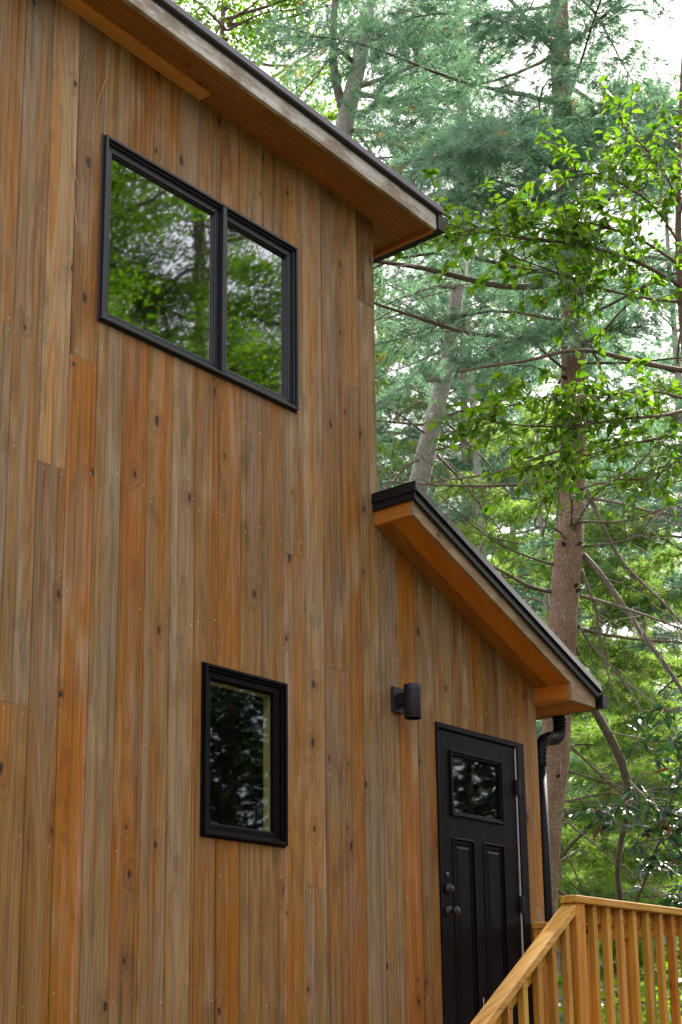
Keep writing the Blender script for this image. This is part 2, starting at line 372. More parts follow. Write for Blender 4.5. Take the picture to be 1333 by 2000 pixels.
# walls behind the boards, side and back walls, foundation, room
OPEN_KEEP = OPEN
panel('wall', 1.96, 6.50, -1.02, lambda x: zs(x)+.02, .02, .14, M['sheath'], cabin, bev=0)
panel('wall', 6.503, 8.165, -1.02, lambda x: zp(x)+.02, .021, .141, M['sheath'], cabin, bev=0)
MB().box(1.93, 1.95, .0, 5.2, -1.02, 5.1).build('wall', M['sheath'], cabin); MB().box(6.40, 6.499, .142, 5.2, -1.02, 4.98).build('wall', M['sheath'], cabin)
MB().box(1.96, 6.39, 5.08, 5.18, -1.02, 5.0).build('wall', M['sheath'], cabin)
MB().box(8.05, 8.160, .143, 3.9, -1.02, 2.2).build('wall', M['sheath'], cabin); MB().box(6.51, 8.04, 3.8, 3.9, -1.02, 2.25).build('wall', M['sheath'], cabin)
for i in range(30):                                       # boards of the side walls
    y0 = .0205+i*.1692
    panel2 = MB().box(6.501, 6.519, y0+.001, y0+.168, -1.0, zs(6.52)+.03).build('plank', M['siding'], cabin, rs.choice([TAN, GREY, BRN, mixc(ORG, BRN, .5)]), bevel=.003)
    MB().box(1.912, 1.928, y0+.001, y0+.168, -1.0, zs(1.93)+.03).build('plank', M['siding'], cabin, rs.choice([TAN, GREY, BRN, ORG]), bevel=.003)
    if i < 22: MB().box(8.162, 8.178, y0+.001, y0+.168, -1.0, 2.17).build('plank', M['siding'], cabin, rs.choice([TAN, GREY, BRN, mixc(ORG, BRN, .5)]), bevel=.003)
MB().box(1.95, 6.50, .03, 5.15, GZ-.3, -1.03).build('foundation', M['concrete'], cabin); MB().box(6.505, 8.15, .031, 3.88, GZ-.3, -1.031).build('foundation', M['concrete'], cabin)
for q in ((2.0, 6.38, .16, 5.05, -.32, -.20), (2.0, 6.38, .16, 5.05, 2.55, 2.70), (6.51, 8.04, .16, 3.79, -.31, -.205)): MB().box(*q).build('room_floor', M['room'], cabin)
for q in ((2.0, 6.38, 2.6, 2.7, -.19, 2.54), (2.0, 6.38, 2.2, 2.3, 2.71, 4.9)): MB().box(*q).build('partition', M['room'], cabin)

# nail heads
nb = MB()
def nail(x, z):
    a = [i*math.pi/3 for i in range(6)]; r = .0021+.0016*rs.random()
    nb.add([(x, -.0062, z)]+[(x+r*math.cos(t), -.0040, z+r*math.sin(t)) for t in a], [(0, 1+(i+1) % 6, 1+i) for i in range(6)])
def nail_col(x0, x1, top):
    for zr in (.20, .83, 1.44, 2.05, 2.66, 3.27, 3.88, 4.49, 4.90):
        for xo in (.026, x1-x0-.026):
            if rs.random() < .48: continue
            x = x0+xo+rs.uniform(-.006, .006); z = zr+rs.uniform(-.055, .055)
            if z > top(x)-.05 or any(o[0]-.06 < x < o[1]+.06 and o[2]-.06 < z < o[3]+.06 for o in OPEN): continue
            nail(x, z)
for k in range(-6, 16):
    nail_col(3.812+.1692*k, 3.812+.1692*(k+1), zs)
    if k in joints:
        for s in (-.03, .03):
            for xo in (.03, .14): nail(3.812+.1692*k+xo, joints[k]+s)
for k in range(10): nail_col(pe[k], pe[k+1], zp)
no = nb.build('nail_heads', M['galv'], cabin); no['kind'] = 'stuff'
# loose slivers of wood hanging off the boards
def sliver(P, r=.004):
    P = [at(*p[:2], 1) for p in P]; P = [CAMP+(q-CAMP)*((-.006-dy-CAMP[1])/(q[1]-CAMP[1])) for q, dy in zip(P, [.0, .006, .014, .02, .012, .008][:len(P)])]
    MB().tube(P, np.linspace(r, r*.35, len(P)), 4).build('sliver', M['siding'], cabin, (.50, .27, .11))
sliver([(212, 143), (203, 166), (196, 186), (190, 205)], .0045)
sliver([(147, 312), (146, 330), (149, 350), (153, 360)], .0035)
sliver([(145, 385), (146, 410), (150, 435), (153, 451)], .0035)
sliver([(471, 296), (480, 305), (488, 318)], .002)
sliver([(762, 1283), (770, 1288), (781, 1291)], .002)

# ---- windows
def window(x0, x1, z0, z1, mull, glassm, label, fm):
    w = MB().ring(x0, x1, z0, z1, .016, -.030, .03).ring(x0+.0165, x1-.0165, z0+.0165, z1-.0165, .012, -.014, .032)
    if mull: w.box(mull-.014, mull+.014, -.0305, .031, z0+.0163, z1-.0163)
    w.ring(x0-.008, x1+.008, z0-.008, z1+.008, .012, -.0085, .019)
    wf = w.build('window', fm, cabin, bevel=.0025); wf['label'] = label
    lights = [(x0+.029, mull-.015), (mull+.015, x1-.029)] if mull else [(x0+.029, x1-.029)]
    for a, b in lights:
        MB().ring(a, b, z0+.029, z1-.029, .034, .000, .035).ring(a+.0345, b-.0345, z0+.0635, z1-.0635, .006, .008, .036).build('sash', fm, wf, bevel=.003)
        q_ = rs.uniform(-.004, .004); c_ = [(a+.032, .022, z0+.061), (b-.032, .022+q_, z0+.061), (b-.032, .023+q_, z1-.061), (a+.032, .023, z1-.061)]; MB().hexa(c_, [(p[0], p[1]+.004, p[2]) for p in c_]).build('pane', glassm, wf)
        MB().ring(a+.024, b-.024, z0+.053, z1-.053, .02, .0375, .080).build('jamb', M['jamb'], wf)
    return wf
w1 = window(4.315, 5.778, 3.458, 4.473, 5.171, M['glass'], 'wide two-light upper window', M['frame'])
w2 = window(5.059, 5.671, .989, 1.857, None, M['glass_low'], 'small single-light lower window', M['door'])
MB().tube([(5.772, -.02, 3.462), (5.776, -.030, 3.44), (5.781, -.022, 3.40), (5.790, -.018, 3.365)], [.006, .008, .007, .003], 5).build('flashing_tail', M['siding'], w1, (.40, .24, .10))

# ---- door
jb = MB().box(7.033, 7.052, -.012, .10, -.21, 1.872).box(7.9095, 7.990, -.012, .10, -.21, 1.872).box(7.0525, 7.909, -.0118, .0995, 1.838, 1.8718)
dframe = jb.build('door_frame', M['door'], cabin, bevel=.003)
MB().box(7.9020, 7.9085, -.001, .01, -.19, 1.834).build('weatherstrip', M['white'], dframe)
MB().box(7.053, 7.908, -.04, .13, -.235, -.196).build('threshold', M['sky_grey_metal'], dframe)
dx0, dx1, dz0, dz1 = 7.055, 7.898, -.19, 1.833
gl = (7.174, 7.742, 1.316, 1.722)
pans = [(7.189, 7.412, -.02, 1.180), (7.515, 7.738, -.02, 1.180)]
OPEN = [(gl[0]+.012, gl[1]-.012, gl[2]+.012, gl[3]-.012)]+[(a+.002, b-.002, c+.002, d-.002) for a, b, c, d in pans]
door = panel('door', dx0, dx1, dz0, lambda x: dz1, .004, .045, M['door'], cabin, bev=.002)
OPEN = OPEN_KEEP
for a, b, c, d in pans:                                    # moulded raised panels
    MB().ring(a-.006, b+.006, c-.006, d+.006, .012, -.002, .012).ring(a+.006, b-.006, c+.006, d-.006, .024, .012, .02).build('panel_moulding', M['door'], door, bevel=.004)
    bm = MB(); i, j = .030, .055
    bm.hexa([(a+j, .006, c+j), (b-j, .006, c+j), (b-j, .006, d-j), (a+j, .006, d-j)], [(a+i, .021, c+i), (b-i, .021, c+i), (b-i, .021, d-i), (a+i, .021, d-i)])
    bm.box(a+.001, b-.001, .0212, .03, c+.001, d-.001).build('raised_panel', M['door'], door)
a, b, c, d = gl
MB().ring(a, b, c, d, .016, -.010, .012).ring(a+.0165, b-.0165, c+.0165, d-.0165, .013, -.002, .02).build('lite_frame', M['door'], door, bevel=.004)
MB().box(a+.02, b-.02, .012, .017, c+.02, d-.02).build('pane', M['glass_low'], door)
def lathe_y(x, z, prof, n=20):
    V = []; F = []
    for y, r in prof: V += [(x+r*math.cos(2*math.pi*i/n), y, z+r*math.sin(2*math.pi*i/n)) for i in range(n)]
    for k in range(len(prof)-1): F += [(k*n+i, k*n+(i+1) % n, (k+1)*n+(i+1) % n, (k+1)*n+i) for i in range(n)]
    return MB().add(V, F+[tuple(range(n)), tuple(range((len(prof)-1)*n, len(prof)*n))[::-1]])
lathe_y(7.122, .738, [(.006, .034), (-.006, .033), (-.010, .016), (-.030, .013), (-.036, .022), (-.048, .029), (-.062, .028), (-.070, .018), (-.072, .004)]).build('knob', M['lamp'], door, smooth=True)
lathe_y(7.122, .872, [(.006, .034), (-.010, .032), (-.015, .022), (-.030, .020), (-.032, .003)]).build('deadbolt', M['lamp'], door, smooth=True)
lathe_y(7.118, .955, [(.005, .018), (.0, .017), (-.002, .002)]).build('lock_button', M['frame'], door, smooth=True)
for z in (1.575, .83, .06):
    MB().box(7.888, 7.9235, -.016, .002, z-.05, z+.05).tube([(7.906, -.018, z-.052), (7.906, -.018, z+.052)], [.0075, .0075], 8).build('hinge', M['lamp'], door, bevel=.0015)
MB().box(7.452, 7.460, .0025, .0045, .185, .245).build('paint_scuff', M['white'], door)

# ---- upper roof
roof = MB().sbox(1.60, 6.865, -.268, 5.35, lambda x: zs(x)+.128, lambda x: zs(x)+.150).build('roof', M['sky_grey_metal'], cabin, bevel=.003)
MB().sbox(1.60, 6.866, -.282, -.272, lambda x: zs(x)+.104, lambda x: zs(x)+.1275).build('drip_edge', M['black_metal'], roof, bevel=.002)
def flashing(x0, x1, ya, yb, z, za, zb, m, par, name='flashing'):
    MB().hexa([(x0, ya, z(x0)+za), (x1, ya, z(x1)+za), (x1, yb+.02, z(x1)+za), (x0, yb+.02, z(x0)+za)], [(x0, yb, z(x0)+zb), (x1, yb, z(x1)+zb), (x1, yb+.02, z(x1)+zb), (x0, yb+.02, z(x0)+zb)]).build(name, m, par, bevel=.002)
flashing(1.60, 6.868, -.300, -.296, zs, .122, .164, M['sky_grey_metal'], roof)
MB().sbox(1.64, 6.82, -.270, -.245, lambda x: zs(x), lambda x: zs(x)+.127).build('fascia', M['fascia'], roof, (.43, .44, .44), bevel=.003)
SB = (.25, .104, .026)
for (a, b, y0, y1, c) in ((1.66, 5.30, -.244, -.121, SB), (5.303, 6.794, -.244, -.121, mixc(SB, BRN, .3)), (1.66, 4.60, -.119, -.001, mixc(SB, TAN, .15)), (4.603, 6.794, -.119, -.001, SB)):
    MB().sbox(a, b, y0, y1, lambda x: zs(x)+.013, lambda x: zs(x)+.030).build('soffit_board', M['soffit'], roof, c, bevel=.0015)
MB().sbox(1.66, 4.99, -.084, -.002, lambda x: zs(x)-.006, lambda x: zs(x)+.0125).build('trim_strip', M['soffit'], roof, (.52, .245, .065), bevel=.002)
MB().sbox(6.522, 6.794, .000, 5.2, lambda x: zs(x)+.014, lambda x: zs(x)+.031).build('soffit_board', M['soffit'], roof, mixc(SB, TAN, .25))
MB().sbox(6.795, 6.82, -.244, 5.25, lambda x: zs(x)-.012, lambda x: zs(x)+.124).build('eave_board', M['rail_y'], roof, (.42, .16, .03), bevel=.002)
def gutter(x, zt, y0, y1, w, h, par):
    prof = [(0, 0), (0, -h), (.62*w, -h), (.72*w, -.55*h), (w, -.25*h), (w, 0), (w-.008, 0), (w-.008, -.22*h), (.70*w, -.5*h), (.58*w, -h+.004), (.004, -h+.004), (.004, 0)]
    MB().prism_y([(x+p, zt+q) for p, q in prof], y0, y1).prism_y([(x+p, zt+q) for p, q in prof[:6]], y0-.002, y0).build('gutter', M['black_metal'], par, bevel=.002)
gutter(6.822, zs(6.82)+.118, -.284, 5.25, .108, .115, roof)
# ---- porch roof
proof = MB().sbox(6.468, 8.475, -.299, -.002, lambda x: zp(x)+.112, lambda x: zp(x)+.178).build('porch_roof', M['black_metal'], cabin, bevel=.004)
MB().sbox(6.522, 8.475, .0, 3.95, lambda x: zp(x)+.1121, lambda x: zp(x)+.1781).build('roof_sheet', M['black_metal'], proof)
MB().sbox(6.462, 8.480, -.318, -.3, lambda x: zp(x)+.074, lambda x: zp(x)+.127).build('drip_edge', M['black_metal'], proof, bevel=.003)
flashing(6.460, 8.484, -.334, -.322, zp, .126, .184, M['black_metal'], proof)
MB().sbox(6.450, 6.4595, -.330, -.001, lambda x: zp(x)+.122, lambda x: zp(x)+.184).build('end_cap', M['black_metal'], proof, bevel=.003)
MB().sbox(6.458, 6.4665, -.318, -.0012, lambda x: zp(x)+.080, lambda x: zp(x)+.1215).build('end_cap', M['black_metal'], proof, bevel=.003)
zend = 2.150
MB().prism_y([(6.480, zp(6.480)), (8.154, zp(8.154)), (8.154, zend), (8.455, zend), (8.455, zp(8.455)+.108), (6.480, zp(6.480)+.108)], -.290, -.268).build('fascia', M['fascia'], proof, (.27, .21, .145), bevel=.002)
OR = (.40, .148, .014)
MB().sbox(6.474, 6.492, -.2675, -.002, lambda x: zp(x)+.002, lambda x: zp(x)+.110).build('end_board', M['rail_y'], proof, mixc(OR, TAN, .35), bevel=.002)
MB().sbox(6.493, 8.153, -.2675, -.106, lambda x: zp(x)+.010, lambda x: zp(x)+.028).build('soffit_board', M['soffit'], proof, OR, bevel=.0015)
MB().sbox(6.493, 8.153, -.104, -.0015, lambda x: zp(x)+.006, lambda x: zp(x)+.024).build('soffit_board', M['soffit'], proof, mixc(OR, DRK, .6), bevel=.0015)
MB().hexa([(8.154, -.2675, zend+.014), (8.174, -.2675, zend+.014), (8.174, -.0015, zend+.014), (8.154, -.0015, zend+.014)],
          [(8.154, -.2675, zp(8.154)+.03), (8.174, -.2675, zp(8.174)+.03), (8.174, -.0015, zp(8.174)+.03), (8.154, -.0015, zp(8.154)+.03)]).build('return_board', M['rail_y'], proof, OR, bevel=.0015)
MB().box(8.1545, 8.30, -.2675, 0.0, zend+.0005, zend+.0135).box(8.181, 8.30, .0005, 3.9, zend+.0005, zend+.0135).build('eave_soffit', M['rail_y'], proof, mixc(OR, DRK, .45))
MB().box(8.302, 8.4545, -.2675, 3.9, zend-.0005, zend+.013).build('eave_soffit', M['rail_y'], proof, mixc(OR, TAN, .3))
MB().box(8.455, 8.477, -.2675, 3.95, zend-.004, zp(8.46)+.105).build('eave_board', M['rail_y'], proof, OR)
gutter(8.479, zp(8.48)+.112, -.332, 3.95, .088, .088, proof)
# ---- downspout: corrugated elbow, then a straight pipe
ctl = [(8.530, .038, 2.165), (8.530, .038, 2.105), (8.528, .038, 2.055), (8.505, .038, 2.012), (8.455, .038, 1.985), (8.375, .038, 1.972), (8.310, .038, 1.945), (8.278, .038, 1.895), (8.268, .038, 1.83), (8.266, .038, 1.77)]
C_ = np.array(ctl); tt = np.linspace(0, len(C_)-1, 90); P = np.stack([np.interp(tt, range(len(C_)), C_[:, i]) for i in range(3)], 1)
for _ in range(6): P[1:-1] = (P[:-2]+P[1:-1]*2+P[2:])/4
R_ = np.linspace(.050, .041, 90)+.0016*np.sin(np.arange(90)*1.35)*(np.abs(np.linspace(-1, 1, 90)) < .92)
dsp = MB().tube(P, R_, 18).build('downspout', M['rubber'], cabin, smooth=True)
MB().tube([(8.266, .038, 1.775), (8.266, .038, .9), (8.266, .038, -1.35)], [.038]*3, 18).build('pipe', M['rubber'], dsp, smooth=True)
for z in (1.2, -.4): MB().box(8.179, 8.232, .028, .048, z, z+.02).build('bracket', M['rubber'], dsp)

# ---- wall lamp
lamp = thing('wall_lamp', 'charcoal cylinder lamp on a square plate fixed to the cedar wall left of the door', 'lamp', (6.658, 0, 1.93))
MB().box(6.603, 6.715, -.020, -.0025, 1.862, 2.012).build('backplate', M['lamp'], lamp, bevel=.003)
MB().box(6.644, 6.674, -.075, -.0205, 1.905, 1.975).build('arm', M['lamp'], lamp, bevel=.004)
MB().box(6.648, 6.670, -.072, -.0206, 1.886, 1.902).build('arm_bracket', M['lamp'], lamp, bevel=.002)
n = 40; V = []; F = []
prof = [(.038, 1.816), (.049, 1.812), (.051, 1.815), (.051, 1.975), (.0495, 1.977), (.0495, 1.979), (.051, 1.981), (.051, 2.010), (.049, 2.013), (.043, 2.012), (.043, 1.99), (.0, 1.988)]
for r, z in prof: V += [(6.657+r*math.cos(2*math.pi*i/n), -.118+r*math.sin(2*math.pi*i/n), z) for i in range(n)]
for k in range(len(prof)-1): F += [(k*n+i, k*n+(i+1) % n, (k+1)*n+(i+1) % n, (k+1)*n+i) for i in range(n)]
sh = MB().add(V, F).build('shade', M['lamp'], lamp, smooth=True)
e_ = sh.modifiers.new('split', 'EDGE_SPLIT'); e_.split_angle = math.radians(35)
lathe = MB(); lathe.tube([(6.657, -.118, 1.835), (6.657, -.118, 1.842)], [.037, .037], 24).build('lens', M['lamp'], lamp)
lathe_y(6.632, 1.945, [(-.0195, .005), (-.023, .004), (-.024, .0005)], 10).build('screw', M['lamp'], lamp, smooth=True)

# ------------------------------------------------------------------ deck and stairs
deck = thing('deck_stairs', 'new orange-brown timber landing and stairs with square balusters below the black door', 'stairs', (7.3, -.6, GZ))
RW = lambda: tuple(c*rs.uniform(.86, 1.1) for c in mixc((.42, .245, .046), (.36, .172, .028), rs.random()))
zr = lambda x: .670-.703*(6.601-x)            # top of the sloping hand rail
B = .004
MB().box(6.603, 6.693, -1.168, -1.080, GZ-.1, .6815).build('post', M['rail_z'], deck, (.39, .185, .030), bevel=B)
MB().box(8.020, 8.110, -1.168, -1.080, GZ-.1, .6815).build('post', M['rail_z'], deck, RW(), bevel=B)
MB().box(8.020, 8.110, -.095, -.006, GZ-.1, .6815).build('post', M['rail_z'], deck, (.37, .19, .035), bevel=B)
MB().box(4.70, 4.79, -1.168, -1.080, GZ-.1, zr(4.75)+.1).build('post', M['rail_z'], deck, RW(), bevel=B)
MB().box(6.592, 8.118, -1.178, -1.084, .682, .720).build('cap_rail', M['rail_x'], deck, (.43, .245, .042), bevel=B)
MB().box(8.012, 8.104, -1.083, -.004, .682, .7195).build('cap_rail', M['rail_y'], deck, (.40, .215, .042), bevel=B)
MB().box(6.694, 8.019, -1.118, -1.082, .593, .6815).build('sub_rail', M['rail_x'], deck, (.33, .14, .022), bevel=B)
MB().box(8.052, 8.088, -1.079, -.096, .593, .6815).build('sub_rail', M['rail_y'], deck, RW(), bevel=B)
MB().sbox(4.72, 6.6015, -1.170, -1.080, lambda x: zr(x)-.050, zr).build('hand_rail', M['rail_x'], deck, (.45, .265, .070), bevel=B)
MB().sbox(4.80, 6.602, -1.118, -1.083, lambda x: zr(x)-.145, lambda x: zr(x)-.0505).build('sub_rail', M['rail_x'], deck, RW(), bevel=B)
for x in (6.815, 6.955, 7.092, 7.235, 7.385, 7.535, 7.680, 7.825, 7.955):
    MB().box(x-.019, x+.019, -1.157, -1.1185, -.30, .6815).build('baluster', M['rail_z'], deck, RW(), bevel=.003)
for y in (-.195, -.335, -.475, -.62, -.765, -.91, -1.04):
    MB().box(8.0885, 8.127, y-.019, y+.019, -.30, .6815).build('baluster', M['rail_z'], deck, RW(), bevel=.003)
for i in range(13):
    x = 6.535-i*.138
    MB().sbox(x-.019, x+.019, -1.157, -1.1185, lambda q: zr(q)-1.02, lambda q: zr(q)-.051).build('baluster', M['rail_z'], deck, RW(), bevel=.003)
for i in range(8):
    y = -1.105+i*.139
    MB().box(6.60, 8.10, y-.0665, y+.0665, -.238, -.20).build('deck_board', M['rail_x'], deck, RW(), bevel=B)
for y in (-1.117, -.04): MB().box(6.61, 8.09, y-.019, y+.019, -.43, -.239).build('joist', M['rail_x'], deck, RW())
for x in (6.63, 8.07): MB().box(x-.019, x+.019, -1.097, -.060, -.43, -.2395).build('joist', M['rail_y'], deck, RW())
for i in range(1, 8):
    x = 6.60-.27*i; z = -.2-.19*i
    for k in (0, 1): MB().box(x+.002+k*.137, x+.135+k*.137, -1.10, -.05, z-.038, z).build('tread', M['rail_y'], deck, RW(), bevel=B)
for y in (-1.097, -.07): MB().sbox(4.72, 6.59, y-.019, y+.019, lambda x: -.52-.703*(6.6-x), lambda x: -.25-.703*(6.6-x)).build('stringer', M['rail_x'], deck, RW())


sc = MB()
def screw_y(x, y, z): sc.tube([(x, y, z), (x, y-.0015, z)], [.0042, .0042], 7)
for x in (6.815, 6.955, 7.092, 7.235, 7.385, 7.535, 7.680, 7.825, 7.955):
    for z in (.618, .655): screw_y(x+rs.uniform(-.006, .006), -1.1571, z+rs.uniform(-.006, .006))
for i in range(13):
    x = 6.535-i*.138; screw_y(x, -1.1571, zr(x)-.095)
for x, z in ((6.63, .60), (6.67, .56), (8.05, .6)): screw_y(x, -1.1681, z)
sc.build('screws', M['lamp'], deck)['kind'] = 'stuff'

# ------------------------------------------------------------------ vegetation
NR = np.random.default_rng(11)
nrm = lambda a: a/(np.linalg.norm(a, axis=-1, keepdims=True)+1e-9)
UP = np.array([0, 0, 1.0])
def smooth_path(P, n):
    """resample a polyline (with radius or other columns) into n soft points"""
    P = np.array(P, float); d = np.r_[0, np.cumsum(np.linalg.norm(np.diff(P[:, :3], axis=0), axis=1))]
    t = np.linspace(0, d[-1], n); Q = np.stack([np.interp(t, d, P[:, i]) for i in range(P.shape[1])], 1)
    for _ in range(3): Q[1:-1] = (Q[:-2]+2*Q[1:-1]+Q[2:])/4
    return Q
def needles(pos, dirs, n, L, w, rng, tip=None):
    """brushes of n thin needles at every tuft position"""
    N = len(pos); P = np.repeat(pos, n, 0); D = np.repeat(dirs, n, 0)
    R = nrm(rng.normal(size=(N*n, 3))); R = nrm(R-(R*D).sum(1, keepdims=True)*D)
    th = rng.uniform(.12, 1.15, (N*n, 1)); V = nrm(D*np.cos(th)+R*np.sin(th)+np.array([0, 0, -.22]))
    ln = L*rng.uniform(.7, 1.12, (N*n, 1)); S = nrm(np.cross(V, rng.normal(size=(N*n, 3))))*w*.5
    st = P-D*rng.uniform(0, .05, (N*n, 1))
    A = np.stack([st-S, st+S, st+V*ln], 1).reshape(-1, 3)
    t = np.clip(np.repeat(rng.normal(.42, .24, N), n)+rng.normal(0, .16, N*n), 0, .91); t = np.repeat(np.where(np.repeat(rng.random(N) < .012, n), 1.0, t), 3)
    return A, np.arange(len(A)).reshape(-1, 3), t
def limb_curve(p0, az, L, rise, droop, rng, n=9):
    t = np.linspace(0, 1, n); wob = rng.normal(0, .05, 2)
    h = L*t; a = az+wob[0]*np.sin(t*3.2)*2
    return np.stack([p0[0]+h*np.cos(a), p0[1]+h*np.sin(a), p0[2]+L*(rise*t-droop*t*t)+.03*L*np.sin(t*7+wob[1]*60)], 1)
def foliage_on(Lp, r0, rng, dens=1.0, bl=.75, start=.3, tube_out=None, tufts_out=None, droop=.12):
    """side shoots on a limb path, tufts of needles along the shoots"""
    L = np.linalg.norm(np.diff(Lp, axis=0), axis=1).sum(); nb = max(4, int(L*15.0*dens*(1-start)))
    T = nrm(np.gradient(Lp, axis=0)); s = np.linspace(0, 1, len(Lp))
    for k in range(nb):
        t = start+(1-start)*(k+rng.uniform(.1, .9))/nb
        p = np.array([np.interp(t, s, Lp[:, i]) for i in range(3)]); d = nrm(np.array([np.interp(t, s, T[:, i]) for i in range(3)]))
        side = nrm(np.cross(d, UP))*(1 if k % 2 else -1)
        b = nrm(d*rng.uniform(.5, 1.0)+side*rng.uniform(.5, 1.0)+UP*rng.normal(.05, .28))
        ln = bl*(1.12-t*.65)*rng.uniform(.55, 1.15)
        m = 6; q = np.linspace(0, 1, m)[:, None]
        S = p+b*ln*q+UP*(-droop*ln*q*q*rng.uniform(.2, 1.6))
        if tube_out is not None: tube_out.tube(S, np.linspace(.0045, .002, m), 3, False)
        nt_ = max(4, int(ln*19)); u = np.sort(rng.uniform(.15, 1.0, nt_)); u[-1] = 1
        TP = np.stack([np.interp(u, q[:, 0], S[:, i]) for i in range(3)], 1)
        tufts_out[0].append(TP+rng.normal(0, .035, TP.shape)); tufts_out[1].append(nrm(b+rng.normal(0, .42, TP.shape)))
    tufts_out[0].append(Lp[-2:]); tufts_out[1].append(T[-2:])

def leafgeo(n, L, w, rng, kind='oval'):
    """one folded, curled leaf along +x: 7 verts, 6 triangles"""
    return None
def leaf_template(kind):
    if kind == 'oval':     # pointed oval with a folded midrib
        x = [0, .18, .45, .75, 1.0]; hw = [0, .20, .27, .17, 0]
    elif kind == 'lance':
        x = [0, .2, .5, .8, 1.0]; hw = [0, .13, .17, .10, 0]
    V = [(0, 0, 0)]
    for i in (1, 2, 3): V += [(x[i], -hw[i], .05*hw[i]/.27), (x[i], 0, -.035), (x[i], hw[i], .05*hw[i]/.27)]
    V += [(1.0, 0, -.09)]
    V = np.array(V, float); V[:, 2] -= .16*V[:, 0]**2
    F = [(0, 2, 1), (0, 3, 2)]
    for k in (0, 1):
        a = 1+3*k; b = a+3; F += [(a, a+1, b+1), (a, b+1, b), (a+1, a+2, b+2), (a+1, b+2, b+1)]
    F += [(7, 8, 10), (8, 9, 10)]
    return V, np.array(F)
def frames(D, rng, updot=.6):
    """rotations whose x axis is D and whose z axis leans up"""
    X = nrm(D); Z = nrm(UP*updot+rng.normal(size=D.shape)*.45); Y = nrm(np.cross(Z, X)); Z = np.cross(X, Y)
    return np.stack([X, Y, Z], -1)
def leaf_cloud(pos, D, size, rng, kind='oval', updot=.6):
    V, F = leaf_template(kind); R = frames(D, rng, updot); s = size*rng.uniform(.6, 1.2, len(pos))
    A = np.einsum('nij,vj->nvi', R, V)*s[:, None, None]+pos[:, None]
    FF = F[None]+(np.arange(len(pos))*len(V))[:, None, None]
    t = np.repeat(np.clip(rng.normal(.45, .25, len(pos)), 0, 1), len(V))
    return A.reshape(-1, 3), FF.reshape(-1, 3), t
M['bark_shrub'] = barkmat('dark shrub bark', (.085, .075, .05), (.13, .12, .085), (.15, .16, .11), .7, .3)
M['stub'] = paint('dark branch scar', (.045, .03, .024), .9, .1)
M['straw'] = paint('dry twigs', (.34, .25, .15), .8, .2)
M['needle'] = leafmat('pine needles', (.095, .180, .140), (.205, .345, .275), .45, .5, .35, (1.25, 1.42, .88), dead=(.34, .19, .06))
M['needle_sunlit'] = leafmat('sunlight-tinted pine needles', (.11, .21, .065), (.24, .34, .105), .55, .5, .35, (1.6, 1.6, .65))  # sunlight on the boughs put into a paler, yellower needle colour
M['leaf'] = leafmat('fresh green leaf', (.032, .098, .014), (.112, .198, .024), .52, .42, .4, (1.9, 1.9, .5))
M['leaf_obj'] = leafmat('single fresh leaf', (.032, .098, .014), (.112, .198, .024), .52, .42, .4, (1.9, 1.9, .5), use_obj=True)
M['leaf_dark'] = leafmat('glossy evergreen leaf', (.012, .042, .024), (.03, .085, .042), .12, .36, .5, (1.6, 2.0, .6))
M['leaf_dark_obj'] = leafmat('single glossy leaf', (.012, .042, .024), (.03, .085, .042), .12, .36, .5, (1.6, 2.0, .6), use_obj=True)
M['leaf_brown'] = leafmat('withered leaf', (.075, .032, .018), (.13, .06, .03), .3, .6, .2, (1.3, .8, .5), use_obj=True)
M['leaf_wood'] = leafmat('woodland leaf', (.030, .085, .010), (.11, .20, .018), .5, .5, .3, (1.7, 1.8, .5))
M['leaf_deep'] = leafmat('deep green leaf', (.018, .050, .010), (.05, .105, .018), .4, .5, .3)
M['leaf_shade'] = leafmat('dark hemlock leaf', (.010, .020, .010), (.022, .040, .016), .12, .6, .2)

def path_px(pts, n=14):
    """pixel path with depth -> resampled world path; a row is (px, py, depth)"""
    return smooth_path([at(*p) for p in pts], n)

